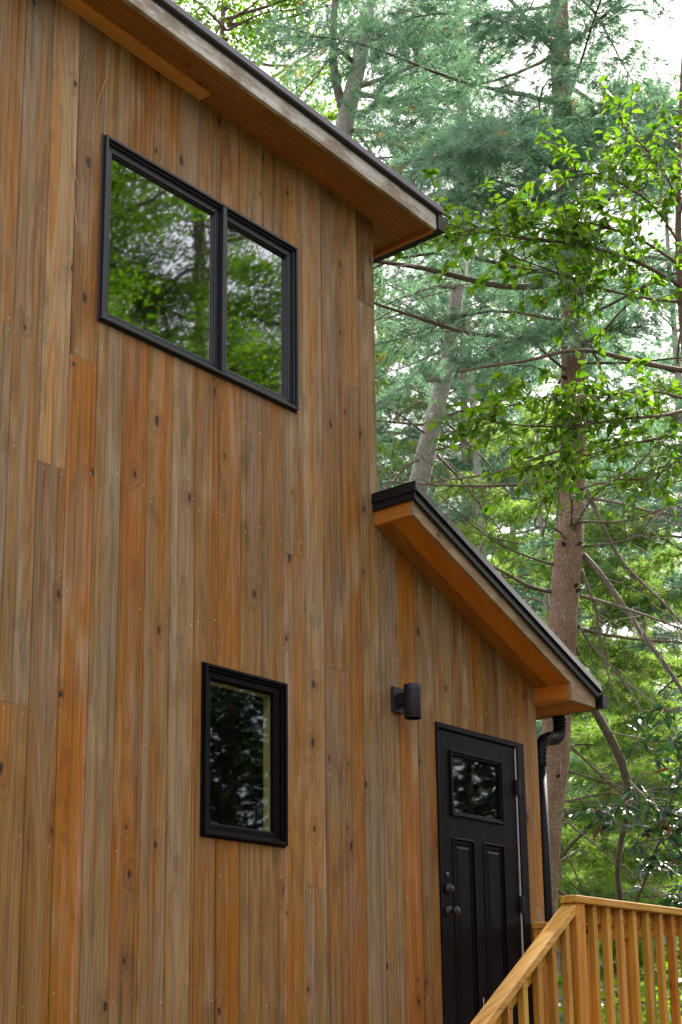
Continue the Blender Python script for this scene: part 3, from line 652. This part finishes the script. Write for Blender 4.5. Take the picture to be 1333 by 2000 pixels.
def pine(label, trunk_px=None, base=None, height=18, r0=.16, crown0=4.0, lmax=3.0, seed=1, dens=1.0, needle_n=16, needle_L=.10, needle_w=.005, split=True,
         extra=(), bare=(), mat='needle', bark='bark_pine', whorl=.62, per=4, bare_zone=(1.5, 4.5), bare_n=10, group=None, top=None, name='pine_tree', zcap=99, density_above=1.0, skip=None, stubs=()):
    rng = np.random.default_rng(seed)
    if trunk_px:
        P = [at(*p[:3]) for p in trunk_px]; R = [p[3] for p in trunk_px]
        g = P[0].copy(); g[2] = gz(g[0], g[1])-.15; dz = P[0][2]-g[2]
        g[:2] += (P[0]-P[1])[:2]/max(.2, (P[1]-P[0])[2])*dz*.5
        P = [g]+P; R = [R[0]*(1+.10*dz/2)]+R
        if top: 
            e = P[-1]+np.array([rng.normal(0, .2), rng.normal(0, .2), top-P[-1][2]]); P.append(e); R.append(.02)
    else:
        g = np.array([base[0], base[1], gz(*base)-.15]); k = 6
        off = np.cumsum(rng.normal(0, height*.007, (k, 2)), 0)-0; off[0] = 0
        P = [np.array([g[0]+off[i, 0], g[1]+off[i, 1], g[2]+height*i/(k-1)]) for i in range(k)]; R = [r0*(1-.93*i/(k-1)) for i in range(k)]
    Q = smooth_path([[*p, r] for p, r in zip(P, R)], 60); TP, TR = Q[:, :3], Q[:, 3]
    t = thing(name, label, 'tree', (float(P[0][0]), float(P[0][1]), float(P[0][2])+.15), group)
    V, F = tube(TP, TR, 18); bumpy = 1+.045*rng.normal(size=len(V)); c = np.repeat(TP, 18, 0); V = c+(V-c)*bumpy[:, None]
    MB().add(V, F).build('trunk', M[bark], t, smooth=True)
    zt = TP[-1, 2]; tuf = ([], []); bulk = MB()
    def trunk_at(z): return np.array([np.interp(z, TP[:, 2], TP[:, i]) for i in range(2)]+[z]), float(np.interp(z, TP[:, 2], TR))
    def put(name, mb, m):
        if split: mb.build(name, m, t, smooth=True)
        else: bulk.v, bulk.f = bulk.v, bulk.f; bulk.add(mb.v, mb.f)
    # living crown
    z = crown0
    while z < zt-.3:
        fr = (z-crown0)/(zt-crown0); L0 = lmax*min(1, .65+fr*1.6)*(1-fr)**.75+.25
        a0 = rng.uniform(0, 6.28)
        for k in range(per):
            az = a0+k*2*math.pi/per+rng.normal(0, .3); L = L0*rng.uniform(.6, 1.12); zz = z+rng.normal(0, .09)
            p, r = trunk_at(min(zz, zt-.05))
            if skip and skip(p, az): continue
            Lp = limb_curve(p, az, L, .20+.35*fr, .18+.1*rng.random(), rng)
            mb = MB(); lr = max(.007, min(.03, .0085*L)); mb.tube(Lp, np.linspace(lr, .006, len(Lp)), 6)
            foliage_on(Lp, r, rng, dens*(density_above if z > zcap else 1), tube_out=mb if split else None, tufts_out=tuf, start=.26, bl=.30+.20*L)
            put('limb', mb, M['twig'])
        z += whorl*rng.uniform(.75, 1.25)
    # limbs traced from the photo, with foliage
    for pts in extra:
        Lp = path_px(pts, 12); mb = MB(); mb.tube(Lp, np.linspace(.032, .007, 12), 7)
        foliage_on(Lp, 0, rng, dens*1.3, tube_out=mb, tufts_out=tuf, start=.12, bl=.85, droop=.3); put('limb', mb, M['twig'])
    def dead(Lp, ra, rb, ntw):
        mb = MB(); mb.tube(Lp, np.linspace(ra, rb, len(Lp)), 7)
        T = nrm(np.gradient(Lp, axis=0)); s = np.linspace(0, 1, len(Lp))
        for k in range(ntw):
            u = rng.uniform(.15, 1); p = np.array([np.interp(u, s, Lp[:, i]) for i in range(3)]); d = np.array([np.interp(u, s, T[:, i]) for i in range(3)])
            b = nrm(d*.9+rng.normal(0, .6, 3)); ln = rng.uniform(.2, .85)
            q = np.linspace(0, 1, 6)[:, None]; S = p+b*ln*q+np.cumsum(rng.normal(0, .018, (6, 3)), 0)*ln-UP*.12*ln*q*q
            mb.tube(S, np.linspace(min(rb, .0055), .002, 6), 4, False)
            for _ in range(rng.integers(0, 4)):
                i = rng.integers(1, 5); e = nrm(b+rng.normal(0, .8, 3)); l2 = ln*rng.uniform(.2, .5)
                mb.tube(np.stack([S[i], S[i]+e*l2*.5+rng.normal(0, .012, 3), S[i]+e*l2]), [.003, .0025, .0015], 3, False)
        put('bare_limb', mb, M['twig'])
    for pts, ra, rb, ntw in bare: dead(path_px(pts, 16), ra, rb, ntw)
    for k in range(bare_n):
        z = rng.uniform(*bare_zone); p, r = trunk_at(z); az = rng.uniform(0, 6.28)
        dead(limb_curve(p, az, rng.uniform(1.0, 2.6), rng.uniform(-.15, .25), rng.uniform(.1, .4), rng, 12), rng.uniform(.012, .022), .004, int(rng.integers(4, 10)))
    for sx, sy in stubs:
        c = at(sx, sy, trunk_px[0][2]); p, r = trunk_at(c[2]); d = nrm(np.array([c[0]-p[0], c[1]-p[1], 0])-_f*np.array([1, 1, 0])*r*.9); q = p+d*(r-.02)
        MB().tube([q, q+d*.03, q+d*.06+UP*.008, q+d*.075], [.024, .019, .012, .008], 9).build('branch_stub', M['stub'], t, smooth=True)
    if stubs:
        hang = MB()
        for k in range(46):
            z = rng.uniform(.4, 6.2); p, r = trunk_at(z); az = math.atan2(-_f[1], -_f[0])+rng.uniform(-1.5, 1.5); d = np.array([math.cos(az), math.sin(az), 0])
            ln = rng.uniform(.12, .42); q = np.linspace(0, 1, 6)[:, None]; s2 = np.array([-d[1], d[0], 0])*rng.normal(0, .3)
            hang.tube(p+d*(r+.006)+(d*.02+s2*.3)*np.sin(q*3)*ln-UP*ln*q*rng.uniform(.7, 1)+rng.normal(0, .006, (6, 3)), np.linspace(.0035, .0018, 6), 3, False)
        hang.build('fallen_twigs', M['straw'], t)['kind'] = 'stuff'
    if not split and bulk.v: bulk.build('limbs', M['twig'], t)['kind'] = 'stuff'
    if tuf[0]:
        pos = np.concatenate(tuf[0]); D = np.concatenate(tuf[1])
        A, F, ti = needles(pos, D, needle_n, needle_L, needle_w, rng)
        me = fast_mesh('crown', A, F, ti); o = link('crown', me, M[mat], t); o['kind'] = 'stuff'
    return t, (0 if not tuf[0] else len(pos))

NT_ = 0
# the main trunk right of the porch roof
D1 = 14.0
_, n_ = pine('straight brown pine trunk rising tall right behind the lower end of the porch roof',
     [(1060, 1790, D1, .125), (1069, 1640, D1, .128), (1084, 1480, D1, .135), (1101, 1200, D1, .138), (1116, 1000, D1, .128), (1121, 800, D1, .118), (1119, 600, D1, .112), (1110, 400, D1, .102), (1096, 200, D1, .092), (1091, 0, D1, .085)],
     crown0=6.6, lmax=3.1, seed=3, top=17.5, dens=1.3, needle_n=15, needle_L=.135, needle_w=.0068, zcap=11.5, density_above=.55,
     extra=[[(1100, 300, 14), (1010, 262, 13.2), (930, 250, 12.4), (850, 300, 11.6), (800, 360, 11.2)],
            [(1108, 370, 14), (1060, 300, 13), (1000, 270, 12.2), (930, 290, 11.4)],
            [(1100, 250, 14), (1170, 215, 13.2), (1250, 195, 12.6), (1345, 215, 12)],
            [(1104, 330, 14), (1190, 285, 13.4), (1270, 265, 12.9), (1350, 290, 12.6)],
            [(1096, 90, 14), (1020, 55, 13.2), (950, 30, 12.4)],
            [(1115, 640, 14), (1050, 650, 13.6), (985, 668, 13.2), (930, 690, 13)],
            [(1118, 690, 14), (1190, 640, 13.6), (1260, 640, 13.4)],
            [(1108, 420, 14), (1030, 400, 13.3), (950, 385, 12.7), (880, 372, 12.2)]],
     bare=[([(1110, 548, 14), (1060, 560, 13.8), (1002, 563, 13.6), (930, 551, 13.3), (850, 527, 13), (800, 518, 12.8), (735, 511, 12.6), (640, 495, 12.4)], .036, .014, 16),
           ([(1116, 640, 14), (1030, 655, 13.8), (1000, 661, 13.7), (930, 656, 13.5), (885, 644, 13.3), (830, 624, 13.1), (735, 595, 12.8), (650, 560, 12.6)], .026, .010, 16),
           ([(1086, 937, 14), (1020, 947, 14.2), (930, 950, 14.4), (830, 946, 14.6), (760, 940, 14.8)], .020, .008, 16),
           ([(1137, 971, 14), (1220, 983, 13.6), (1255, 997, 13.4), (1333, 1008, 13.1), (1400, 1016, 12.9)], .017, .008, 10),
           ([(1140, 1068, 14), (1203, 1060, 13.4), (1260, 1045, 13), (1302, 1032, 12.7)], .013, .004, 8),
           ([(1140, 1084, 14), (1165, 1108, 13.9), (1189, 1143, 13.8), (1227, 1195, 13.6), (1255, 1240, 13.5), (1302, 1300, 13.3), (1340, 1360, 13.1)], .032, .018, 14),
           ([(1147, 957, 14.2), (1184, 1042, 14.1), (1215, 1103, 14), (1255, 1138, 13.9), (1302, 1183, 13.8), (1345, 1232, 13.7)], .022, .010, 12),
           ([(1136, 1112, 14), (1149, 1150, 13.9), (1166, 1185, 13.9), (1173, 1256, 13.8), (1184, 1310, 13.7), (1200, 1350, 13.6)], .020, .009, 8),
           ([(1135, 1164, 14), (1190, 1178, 13.7), (1243, 1195, 13.4), (1290, 1212, 13.2), (1345, 1235, 13)], .016, .008, 12),
           ([(1077, 1156, 14), (1043, 1150, 13.8), (1020, 1138, 13.6), (985, 1118, 13.4), (950, 1100, 13.2), (900, 1085, 13)], .022, .009, 12),
           ([(1081, 1103, 14), (1020, 1084, 13.7), (960, 1056, 13.4), (905, 1010, 13.2), (860, 968, 13)], .012, .005, 14),
           ([(1130, 1220, 14), (1160, 1270, 13.9), (1184, 1290, 13.8), (1230, 1345, 13.6), (1260, 1400, 13.4)], .014, .007, 8),
           ([(1090, 1435, 14), (1140, 1480, 14), (1190, 1530, 14), (1250, 1575, 14)], .016, .006, 12),
           ([(1090, 1590, 14), (1150, 1640, 13.8), (1230, 1700, 13.6), (1300, 1760, 13.4)], .013, .005, 10)],
     bare_zone=(1.2, 6.6), bare_n=26, stubs=[(1100, 964), (1128, 968), (1098, 1071), (1127, 1070), (1118, 1152), (1128, 1160), (1096, 745), (1085, 1520), (1092, 175)]); NT_ += n_
D2 = 19.0
_, n_ = pine('slim pale grey trunk leaning over the top of the porch roof',
     [(790, 1100, D2, .150), (815, 950, D2, .135), (832, 880, D2, .125), (852, 810, D2, .118), (868, 740, D2, .105), (880, 660, D2, .095), (893, 580, D2, .090), (905, 480, D2, .082), (908, 330, D2, .075), (900, 150, D2, .065)],
     crown0=10.0, lmax=2.7, seed=8, top=19, dens=.8, needle_n=16, zcap=14, density_above=.5, bark='bark_grey', per=3,
     extra=[[(868, 740, 19), (820, 745, 18.4), (775, 760, 18), (735, 790, 17.6)], [(893, 560, 19), (840, 560, 18.4), (790, 580, 18), (740, 600, 17.6)]],
     bare=[([(875, 812, 19), (900, 802, 18.6), (960, 790, 18), (1020, 770, 17.6)], .022, .008, 10),
           ([(866, 682, 19), (830, 700, 18.8), (780, 722, 18.5), (735, 730, 18.3)], .014, .006, 10),
           ([(855, 778, 19), (815, 785, 18.7), (780, 808, 18.4), (745, 850, 18.2)], .014, .006, 10),
           ([(846, 880, 19), (900, 868, 18.6), (960, 850, 18.2)], .014, .006, 10),
           ([(835, 890, 19), (800, 905, 18.8), (770, 935, 18.6), (740, 960, 18.4)], .018, .007, 10),
           ([(872, 825, 19.1), (910, 860, 19.2), (950, 900, 19.4), (990, 960, 19.5)], .018, .008, 8),
           ([(850, 885, 19.1), (890, 925, 19.2), (930, 975, 19.4), (980, 1040, 19.5)], .020, .008, 8)],
     bare_zone=(4.5, 8.0), bare_n=12); NT_ += n_
D3 = 17.0
_, n_ = pine('rough grey pine trunk forking in two above the upper roof edge',
     [(640, 560, D3, .135), (655, 330, D3, .125), (668, 250, D3, .118), (690, 185, D3, .100), (703, 130, D3, .080), (716, 60, D3, .075), (726, -20, D3, .072)],
     crown0=11.6, lmax=3.0, seed=14, top=19, dens=.9, needle_n=15, needle_L=.13, needle_w=.0068, zcap=13.5, density_above=.5, bark='bark_grey',
     extra=[[(712, 75, 17), (760, 50, 16.3), (820, 50, 15.6), (870, 80, 15.2)], [(690, 255, 17), (740, 258, 16.4), (800, 268, 16), (850, 280, 15.6)],
            [(700, 170, 17), (760, 150, 16.5), (830, 120, 16), (900, 95, 15.6)], [(690, 120, 17), (640, 80, 16.4), (590, 60, 16), (540, 50, 15.8)],
            [(700, 185, 17), (750, 190, 16.4), (810, 200, 16), (870, 215, 15.7)]],
     bare=[([(672, 220, 17), (655, 160, 17), (650, 110, 17), (652, 60, 17), (655, 0, 17), (658, -60, 17)], .060, .030, 6),
           ([(690, 252, 17), (720, 285, 17.1), (735, 330, 17.2), (745, 380, 17.3)], .022, .010, 8)],
     bare_zone=(7, 9.0), bare_n=6); NT_ += n_
# pines farther back, foreground to background
back = [('pine with a dense crown standing behind the straight brown trunk', (1010, 23), 17, .17, 4.4, 3.2, 'needle', 1.0, 21),
        ('young pine at the right edge whose sunlit low boughs hang behind the glossy shrub', (1420, 19), 11, .14, .8, 3.8, 'needle_sunlit', 1.7, 22),
        ('thin pine at the right edge beyond the broadleaf branches', (1345, 19), 16, .13, 5.6, 2.8, 'needle', .9, 23),
        ('tall pine showing through the gap above the porch roof', (960, 29), 20, .2, 4.2, 3.4, 'needle', .9, 24),
        ('bushy pine whose yellow-green boughs fill the space right of the downspout', (1084, 19.5), 11, .13, 1.0, 3.6, 'needle_sunlit', 1.7, 25),
        ('pine standing farthest left above the upper roof edge', (560, 24), 20, .19, 7.0, 3.2, 'needle_sunlit', .9, 26),
        ('pine behind the forked trunk above the roof', (740, 31), 22, .2, 8.5, 3.4, 'needle', .8, 27),
        ('distant pine in the wood between the leaning and the straight trunk', (1040, 37), 21, .2, 3.0, 3.6, 'needle_sunlit', 1.0, 28),
        ('distant pine behind the glossy shrub at the right edge', (1300, 35), 16, .2, 1.6, 3.8, 'needle_sunlit', 1.1, 29),
        ('far pine low in the gap beside the tower corner', (850, 40), 17, .2, 3.0, 3.6, 'needle', .9, 30),
        ('far pine lost among the others right of the straight trunk', (1190, 42), 18, .2, 2.0, 3.9, 'needle_sunlit', 1.1, 31),
        ('tall pine filling the sky behind the upper broadleaf sprays', (1215, 27), 22, .17, 6.0, 3.6, 'needle', 1.1, 33),
        ('tall pine just right of the upper roof corner', (905, 26), 22, .17, 8.0, 3.4, 'needle', 1.0, 34),
        ('far pine beyond the deck corner at the right edge', (1400, 29), 15, .18, 2.0, 3.6, 'needle_sunlit', 1.0, 32)]
for lab, (px, d), h, r, c0, lm, m, de, sd_ in back:
    p = at(px, 2000, d)
    _, n_ = pine(lab, base=(float(p[0]), float(p[1])), height=h, r0=r, crown0=c0+gz(p[0], p[1])-GZ, lmax=lm, seed=sd_, dens=de*1.25, needle_n=14, needle_L=.125, needle_w=.010, split=False, mat=m, bark='bark_grey' if sd_ % 2 else 'bark_pine',
         bare_zone=(.4, c0+.4), bare_n=8, group='pines in the wood behind the cabin', whorl=.75, per=4); NT_ += n_

# ---- broadleaf tree at the right edge, its branches reach in front of the pines
def broadleaf(label, name, trunk, branches, size, mobj, mcloud, seed, nobj=300, bark='bark_leafy', kind='oval', per_m=60, spread=.22, cat='tree', hang=.25, updot=.8, brown=0, twl=(.2, .55)):
    rng = np.random.default_rng(seed)
    P = smooth_path(trunk, 30); t = thing(name, label, cat, (float(P[0, 0]), float(P[0, 1]), float(P[0, 2])+.1))
    MB().tube(P[:, :3], P[:, 3], 12).build('trunk', M[bark], t, smooth=True)
    LP, LD = [], []
    for pts, ra, rb, dens in branches:
        Q = path_px(pts, 16); mb = MB(); mb.tube(Q, np.linspace(ra, rb, 16), 7)
        L = np.linalg.norm(np.diff(Q, axis=0), axis=1).sum(); T = nrm(np.gradient(Q, axis=0)); s = np.linspace(0, 1, 16)
        for k in range(int(L*9*dens)):
            u = rng.uniform(.12, 1); p = np.array([np.interp(u, s, Q[:, i]) for i in range(3)]); d = np.array([np.interp(u, s, T[:, i]) for i in range(3)])
            b = nrm(d*.8+rng.normal(0, .75, 3)*np.array([1, 1, .45])+UP*.08); ln = rng.uniform(*twl)
            q = np.linspace(0, 1, 5)[:, None]; S = p+b*ln*q-UP*.12*ln*q*q+rng.normal(0, .012, (5, 3))
            mb.tube(S, np.linspace(.0045, .002, 5), 3, False)
            m = max(3, int(ln*per_m/3)); w = rng.uniform(.2, 1, m); w[-1] = 1
            pp = np.stack([np.interp(w, q[:, 0], S[:, i]) for i in range(3)], 1)
            LP.append(pp); LD.append(nrm(b*.6+rng.normal(0, .7, (m, 3))*np.array([1, 1, .5])-UP*hang))
        mb.build('limb', M['twig'] if bark != 'bark_leafy' else M[bark], t, smooth=True)
    LP, LD = np.concatenate(LP), np.concatenate(LD)
    # nearest leaves in view are single objects, the others one mesh
    dv = LP-CAMP; dep = dv@_f; px = PX+FPX*(dv@_r)/dep; py = PY-FPX*(dv@_u)/dep
    inv = (px > -20) & (px < 1353) & (py > -20) & (py < 2020)
    order = np.argsort(np.where(inv, dep, 999)); one = order[:nobj]; rest = order[nobj:]
    V, F = leaf_template(kind); protos = []
    for k in range(4):
        W = V.copy(); W[:, 2] += .06*np.sin(W[:, 0]*5+k*1.7)*W[:, 1]*3+.05*(k-1.5)*W[:, 0]**2; W[:, 1] *= 1+.08*(k-1.5)
        me = fast_mesh('leaf', W, F); me.materials.append(M[mobj]); protos.append(me)
    mb_ = protos[0].copy(); mb_.materials.clear(); mb_.materials.append(M['leaf_brown'])
    Rm = frames(LD[one], rng, updot); sc = size*rng.uniform(.45, 1.3, len(one)); L0 = Vector(t.location)
    for i, idx in enumerate(one):
        o = bpy.data.objects.new('leaf', mb_ if rng.random() < brown else protos[i % 4]); COL.objects.link(o); o.parent = t
        mt = Matrix([[*(Rm[i][a]*sc[i]), LP[idx][a]-L0[a]] for a in range(3)]+[[0, 0, 0, 1]]); o.matrix_local = mt
    if len(rest):
        A, F2, ti = leaf_cloud(LP[rest], LD[rest], size, rng, kind, updot)
        o = link('leaves', fast_mesh('leaves', A, F2, ti), M[mcloud], t); o['kind'] = 'stuff'
    return t
DB = 10.4
tb = at(1400, 2000, DB); bx = at(1366, 900, DB); bt = at(1326, 300, DB)
broadleaf('slender broadleaf tree at the right edge with bright green leaves reaching over the deck', 'broadleaf_tree',
    [[tb[0], tb[1], gz(tb[0], tb[1])-.1, .062], [*at(1392, 1500, DB), .055], [*bx, .047], [*at(1334, 640, DB), .032], [*at(1322, 480, DB), .024], [*bt, .015], [*at(1335, 60, DB), .006]],
    [([(1330, 560, 10.4), (1270, 520, 10.2), (1190, 490, 10), (1100, 470, 9.8), (1000, 465, 9.8), (910, 447, 9.75), (862, 440, 9.75)], .016, .004, 3.2),
     ([(1330, 520, 10.4), (1260, 470, 10.2), (1180, 440, 10), (1110, 430, 9.9), (1040, 440, 9.8)], .012, .004, 2.4),
     ([(1328, 590, 10.4), (1240, 580, 10.2), (1160, 560, 10), (1080, 530, 9.9), (1000, 500, 9.7)], .012, .004, 2.2),
     ([(1329, 480, 10.4), (1280, 400, 10.2), (1220, 360, 10), (1150, 330, 9.8), (1110, 335, 9.7)], .011, .003, 2.0),
     ([(1329, 400, 10.4), (1290, 320, 10.2), (1250, 280, 10.1), (1210, 240, 10)], .008, .003, 1.6),
     ([(1329, 420, 10.4), (1345, 330, 10), (1340, 270, 9.8), (1300, 235, 9.6)], .008, .003, 1.8),
     ([(1335, 724, 10.4), (1242, 707, 10.2), (1167, 684, 10.1), (1107, 677, 10), (1042, 707, 9.9), (947, 714, 9.7), (892, 727, 9.6)], .020, .006, .12),
     ([(1340, 800, 10.4), (1290, 815, 10.1), (1225, 815, 9.9), (1150, 830, 9.7), (1060, 835, 9.5), (980, 830, 9.4), (930, 815, 9.3)], .014, .004, 2.6),
     ([(1342, 850, 10.4), (1260, 860, 10.1), (1180, 880, 9.9), (1110, 900, 9.7), (1050, 905, 9.6)], .010, .003, 2.2),
     ([(1340, 780, 10.4), (1280, 760, 10.1), (1200, 770, 9.9), (1110, 780, 9.7), (1030, 785, 9.6), (960, 800, 9.5)], .010, .003, 1.8),
     ([(1342, 880, 10.4), (1300, 920, 10.2), (1250, 940, 10), (1190, 930, 9.9)], .008, .003, 2.0)],
    .078, 'leaf_obj', 'leaf', 41, per_m=96, twl=(.22, .65))
# ---- glossy evergreen shrub at the lower right
DS = 11.6
s0 = at(1240, 2000, DS)
broadleaf('dark glossy-leaved evergreen shrub behind the deck railing at the lower right', 'evergreen_shrub',
    [[s0[0], s0[1], gz(s0[0], s0[1])-.1, .040], [*at(1225, 1800, DS), .026], [*at(1193, 1690, DS), .018], [*at(1222, 1620, DS), .022], [*at(1237, 1560, DS), .034], [*at(1226, 1499, DS), .036], [*at(1206, 1461, DS), .036], [*at(1181, 1422, DS), .035], [*at(1157, 1380, DS), .033], [*at(1120, 1310, DS), .028]],
    [([(1225, 1800, 11.6), (1270, 1700, 11.3), (1300, 1600, 11.1), (1330, 1500, 10.9), (1345, 1420, 10.8)], .012, .004, 1.3),
     ([(1225, 1520, 11.6), (1262, 1560, 11.3), (1300, 1590, 11.1), (1345, 1600, 10.9)], .010, .004, 1.6),
     ([(1236, 1560, 11.6), (1215, 1570, 11.4), (1180, 1575, 11.3), (1150, 1590, 11.2)], .007, .003, 2.3),
     ([(1190, 1430, 11.6), (1240, 1440, 11.4), (1290, 1450, 11.2), (1345, 1440, 11)], .007, .003, 2.2),
     ([(1280, 1660, 11.2), (1240, 1640, 11.1), (1200, 1600, 11)], .006, .003, 2.0),
     ([(1345, 1390, 11), (1300, 1385, 11), (1255, 1390, 11)], .006, .003, 2.2),
     ([(1280, 1700, 11.3), (1310, 1690, 11), (1345, 1660, 10.8)], .008, .003, 3.2),
     ([(1290, 1740, 11.3), (1320, 1760, 11), (1345, 1740, 10.8)], .008, .003, 3.2),
     ([(1270, 1640, 11.2), (1310, 1640, 11), (1345, 1560, 10.9)], .008, .003, 3.0)],
    .125, 'leaf_dark_obj', 'leaf_dark', 43, kind='lance', per_m=64, cat='shrub', bark='bark_shrub', hang=.35, updot=.9, brown=.04, twl=(.12, .35))

# ---- woods behind the camera side: they stand across the clearing and show in the panes
def crown_tree(label, base, h, r, cz, cr, ch, n, size, m, seed, name='broadleaf_tree', gap=.5, group=None, bark='bark_leafy'):
    rng = np.random.default_rng(seed); g = np.array([base[0], base[1], gz(*base)])
    t = thing(name, label, 'tree', tuple(map(float, g)), group)
    TP = smooth_path([[g[0], g[1], g[2]-.1, r], [g[0]+.15, g[1]-.1, g[2]+h*.35, r*.8], [g[0]-.1, g[1]+.2, g[2]+h*.7, r*.5], [g[0], g[1], g[2]+h, r*.1]], 20)
    MB().tube(TP[:, :3], TP[:, 3], 10).build('trunk', M[bark], t, smooth=True)
    lm = MB(); cl = []
    for k in range(62):
        z = g[2]+cz-ch/2+ch*rng.random(); f = (z-g[2]-cz)/(ch/2); R = cr*math.sqrt(max(.05, 1-f*f*.85)); az = rng.uniform(0, 6.28); L = R*rng.uniform(.55, 1.05)
        p = np.array([g[0], g[1], z-.25*L]); q = limb_curve(p, az, L, .35, .15, rng, 7); lm.tube(q, np.linspace(.012*L+.01, .006, 7), 5, False)
        cl += [q[3]+rng.normal(0, .3, 3), q[5], q[6]+rng.normal(0, .25, 3), q[4]+rng.normal(0, .5, 3)]
    lm.build('limbs', M[bark], t, smooth=True)['kind'] = 'stuff'
    cl = np.array(cl); k = rng.integers(0, len(cl), n); off = rng.normal(0, 1, (n, 3))*np.array([.5, .5, .22])*gap*1.0
    A, F, ti = leaf_cloud(cl[k]+off, nrm(rng.normal(0, 1, (n, 3))*np.array([1, 1, .5])-UP*.2), size, rng, 'oval', .9)
    o = link('crown', fast_mesh('crown', A, F, ti), M[m], t); o['kind'] = 'stuff'
gr = 'trees across the clearing seen in the panes'
crown_tree('broad green tree across the clearing mirrored in the left upper pane', (13.6, -11.4), 15.5, .22, 11.5, 3.8, 9, 60000, .085, 'leaf_wood', 51, group=gr)
crown_tree('leafy tree across the clearing mirrored in the right upper pane', (19.0, -11.0), 16, .22, 11.0, 4.0, 9, 60000, .085, 'leaf_wood', 52, group=gr)
crown_tree('tall tree at the back of the clearing mirrored between the upper panes', (17.0, -16.5), 19, .25, 14.0, 4.2, 10, 60000, .085, 'leaf_wood', 53, group=gr)
crown_tree('great dark tree closing the view behind the others in the upper panes', (21.0, -16.5), 25, .3, 17.5, 6.2, 13, 70000, .10, 'leaf_deep', 58, gap=.75, group=gr)
crown_tree('low dark hemlock mirrored in the small lower window', (15.4, -9.6), 8.2, .16, 3.4, 2.9, 7.2, 26000, .10, 'leaf_shade', 54, 'hemlock_tree', .8, gr)
crown_tree('low dark hemlock mirrored in the glass of the door', (20.5, -9.2), 8.6, .16, 3.6, 3.1, 7.6, 26000, .10, 'leaf_shade', 55, 'hemlock_tree', .8, gr)
crown_tree('wide dark hemlock standing farthest back across the clearing', (19.0, -14.5), 9.4, .17, 3.9, 3.4, 8.2, 26000, .10, 'leaf_shade', 56, 'hemlock_tree', .8, gr)
# ---- broadleaf sapling crown over the roof edge at the top left, and undergrowth behind the deck
p = at(430, 1990, 27)
crown_tree('sunlit yellow-green broadleaf tree over the top of the upper roof', (float(p[0]), float(p[1])), 26, .2, 19.5, 4.2, 10, 26000, .12, 'leaf', 57)
def undergrowth():
    rng = np.random.default_rng(60); pos = []
    for k in range(520):
        d = rng.uniform(11.5, 34); px = rng.uniform(980, 1420); q = at(px, 2000, d); z = gz(q[0], q[1]); hgt = rng.uniform(.5, 2.3)
        m = int(26*hgt); b = np.array([q[0], q[1], z])
        pos.append(b+np.stack([rng.normal(0, .34, m), rng.normal(0, .34, m), hgt*rng.beta(2, 1.3, m)], 1))
    pos = np.concatenate(pos)
    A, F, ti = leaf_cloud(pos, nrm(rng.normal(0, 1, pos.shape)*np.array([1, 1, .4])-UP*.2), .12, rng, 'oval', 1.0)
    o = link('undergrowth', fast_mesh('undergrowth', A, F, ti), M['leaf']); o['kind'] = 'stuff'
    o['label'] = 'bright green leafy undergrowth on the forest floor behind the deck'
undergrowth()
def far_wood():
    """the wood beyond: one mass of boughs"""
    rng = np.random.default_rng(61); pos = []
    for k in range(1500):
        d = rng.uniform(46, 85); px = rng.uniform(300, 1700); q = at(px, 2000, d); z0 = gz(q[0], q[1])
        z = z0+rng.uniform(.5, 15)*rng.uniform(.45, 1); m = 30
        pos.append(np.array([q[0], q[1], z])+rng.normal(0, 1, (m, 3))*np.array([1.0, 1.0, .35]))
    pos = np.concatenate(pos); D = nrm(rng.normal(0, 1, pos.shape)*np.array([1, 1, .4])-UP*.3)
    A, F, ti = needles(pos, D, 7, .42, .05, rng)
    o = link('far_wood', fast_mesh('far_wood', A, F, ti), M['needle_sunlit']); o['kind'] = 'stuff'; o['label'] = 'pale green mass of the far wood between the trunks'
far_wood()
def shading_wood():  # wood added out of view to dim the wall; leaves darkened for the panes
    """unbroken wood out of view, added to dim the lower wall and the panes"""
    rng = np.random.default_rng(62); pos = []
    for k in range(3600):
        a = rng.uniform(math.radians(95), math.radians(300)); d = rng.uniform(22, 40); q = (4+d*math.sin(a), -4+d*math.cos(a))
        z0 = gz(*q); z = z0+rng.uniform(.2, 15)*rng.uniform(.6, 1); m = 20
        pos.append(np.array([q[0], q[1], z])+rng.normal(0, 1, (m, 3))*np.array([1.1, 1.1, .6]))
    pos = np.concatenate(pos)
    A, F, ti = leaf_cloud(pos, nrm(rng.normal(0, 1, pos.shape)*np.array([1, 1, .5])-UP*.2), .42, rng, 'oval', .8)
    o = link('shading_wood', fast_mesh('shading_wood', A, F, ti), M['leaf_shade']); o['kind'] = 'stuff'; o['label'] = 'dark wood out of view, added to dim the wall and the panes'
shading_wood()
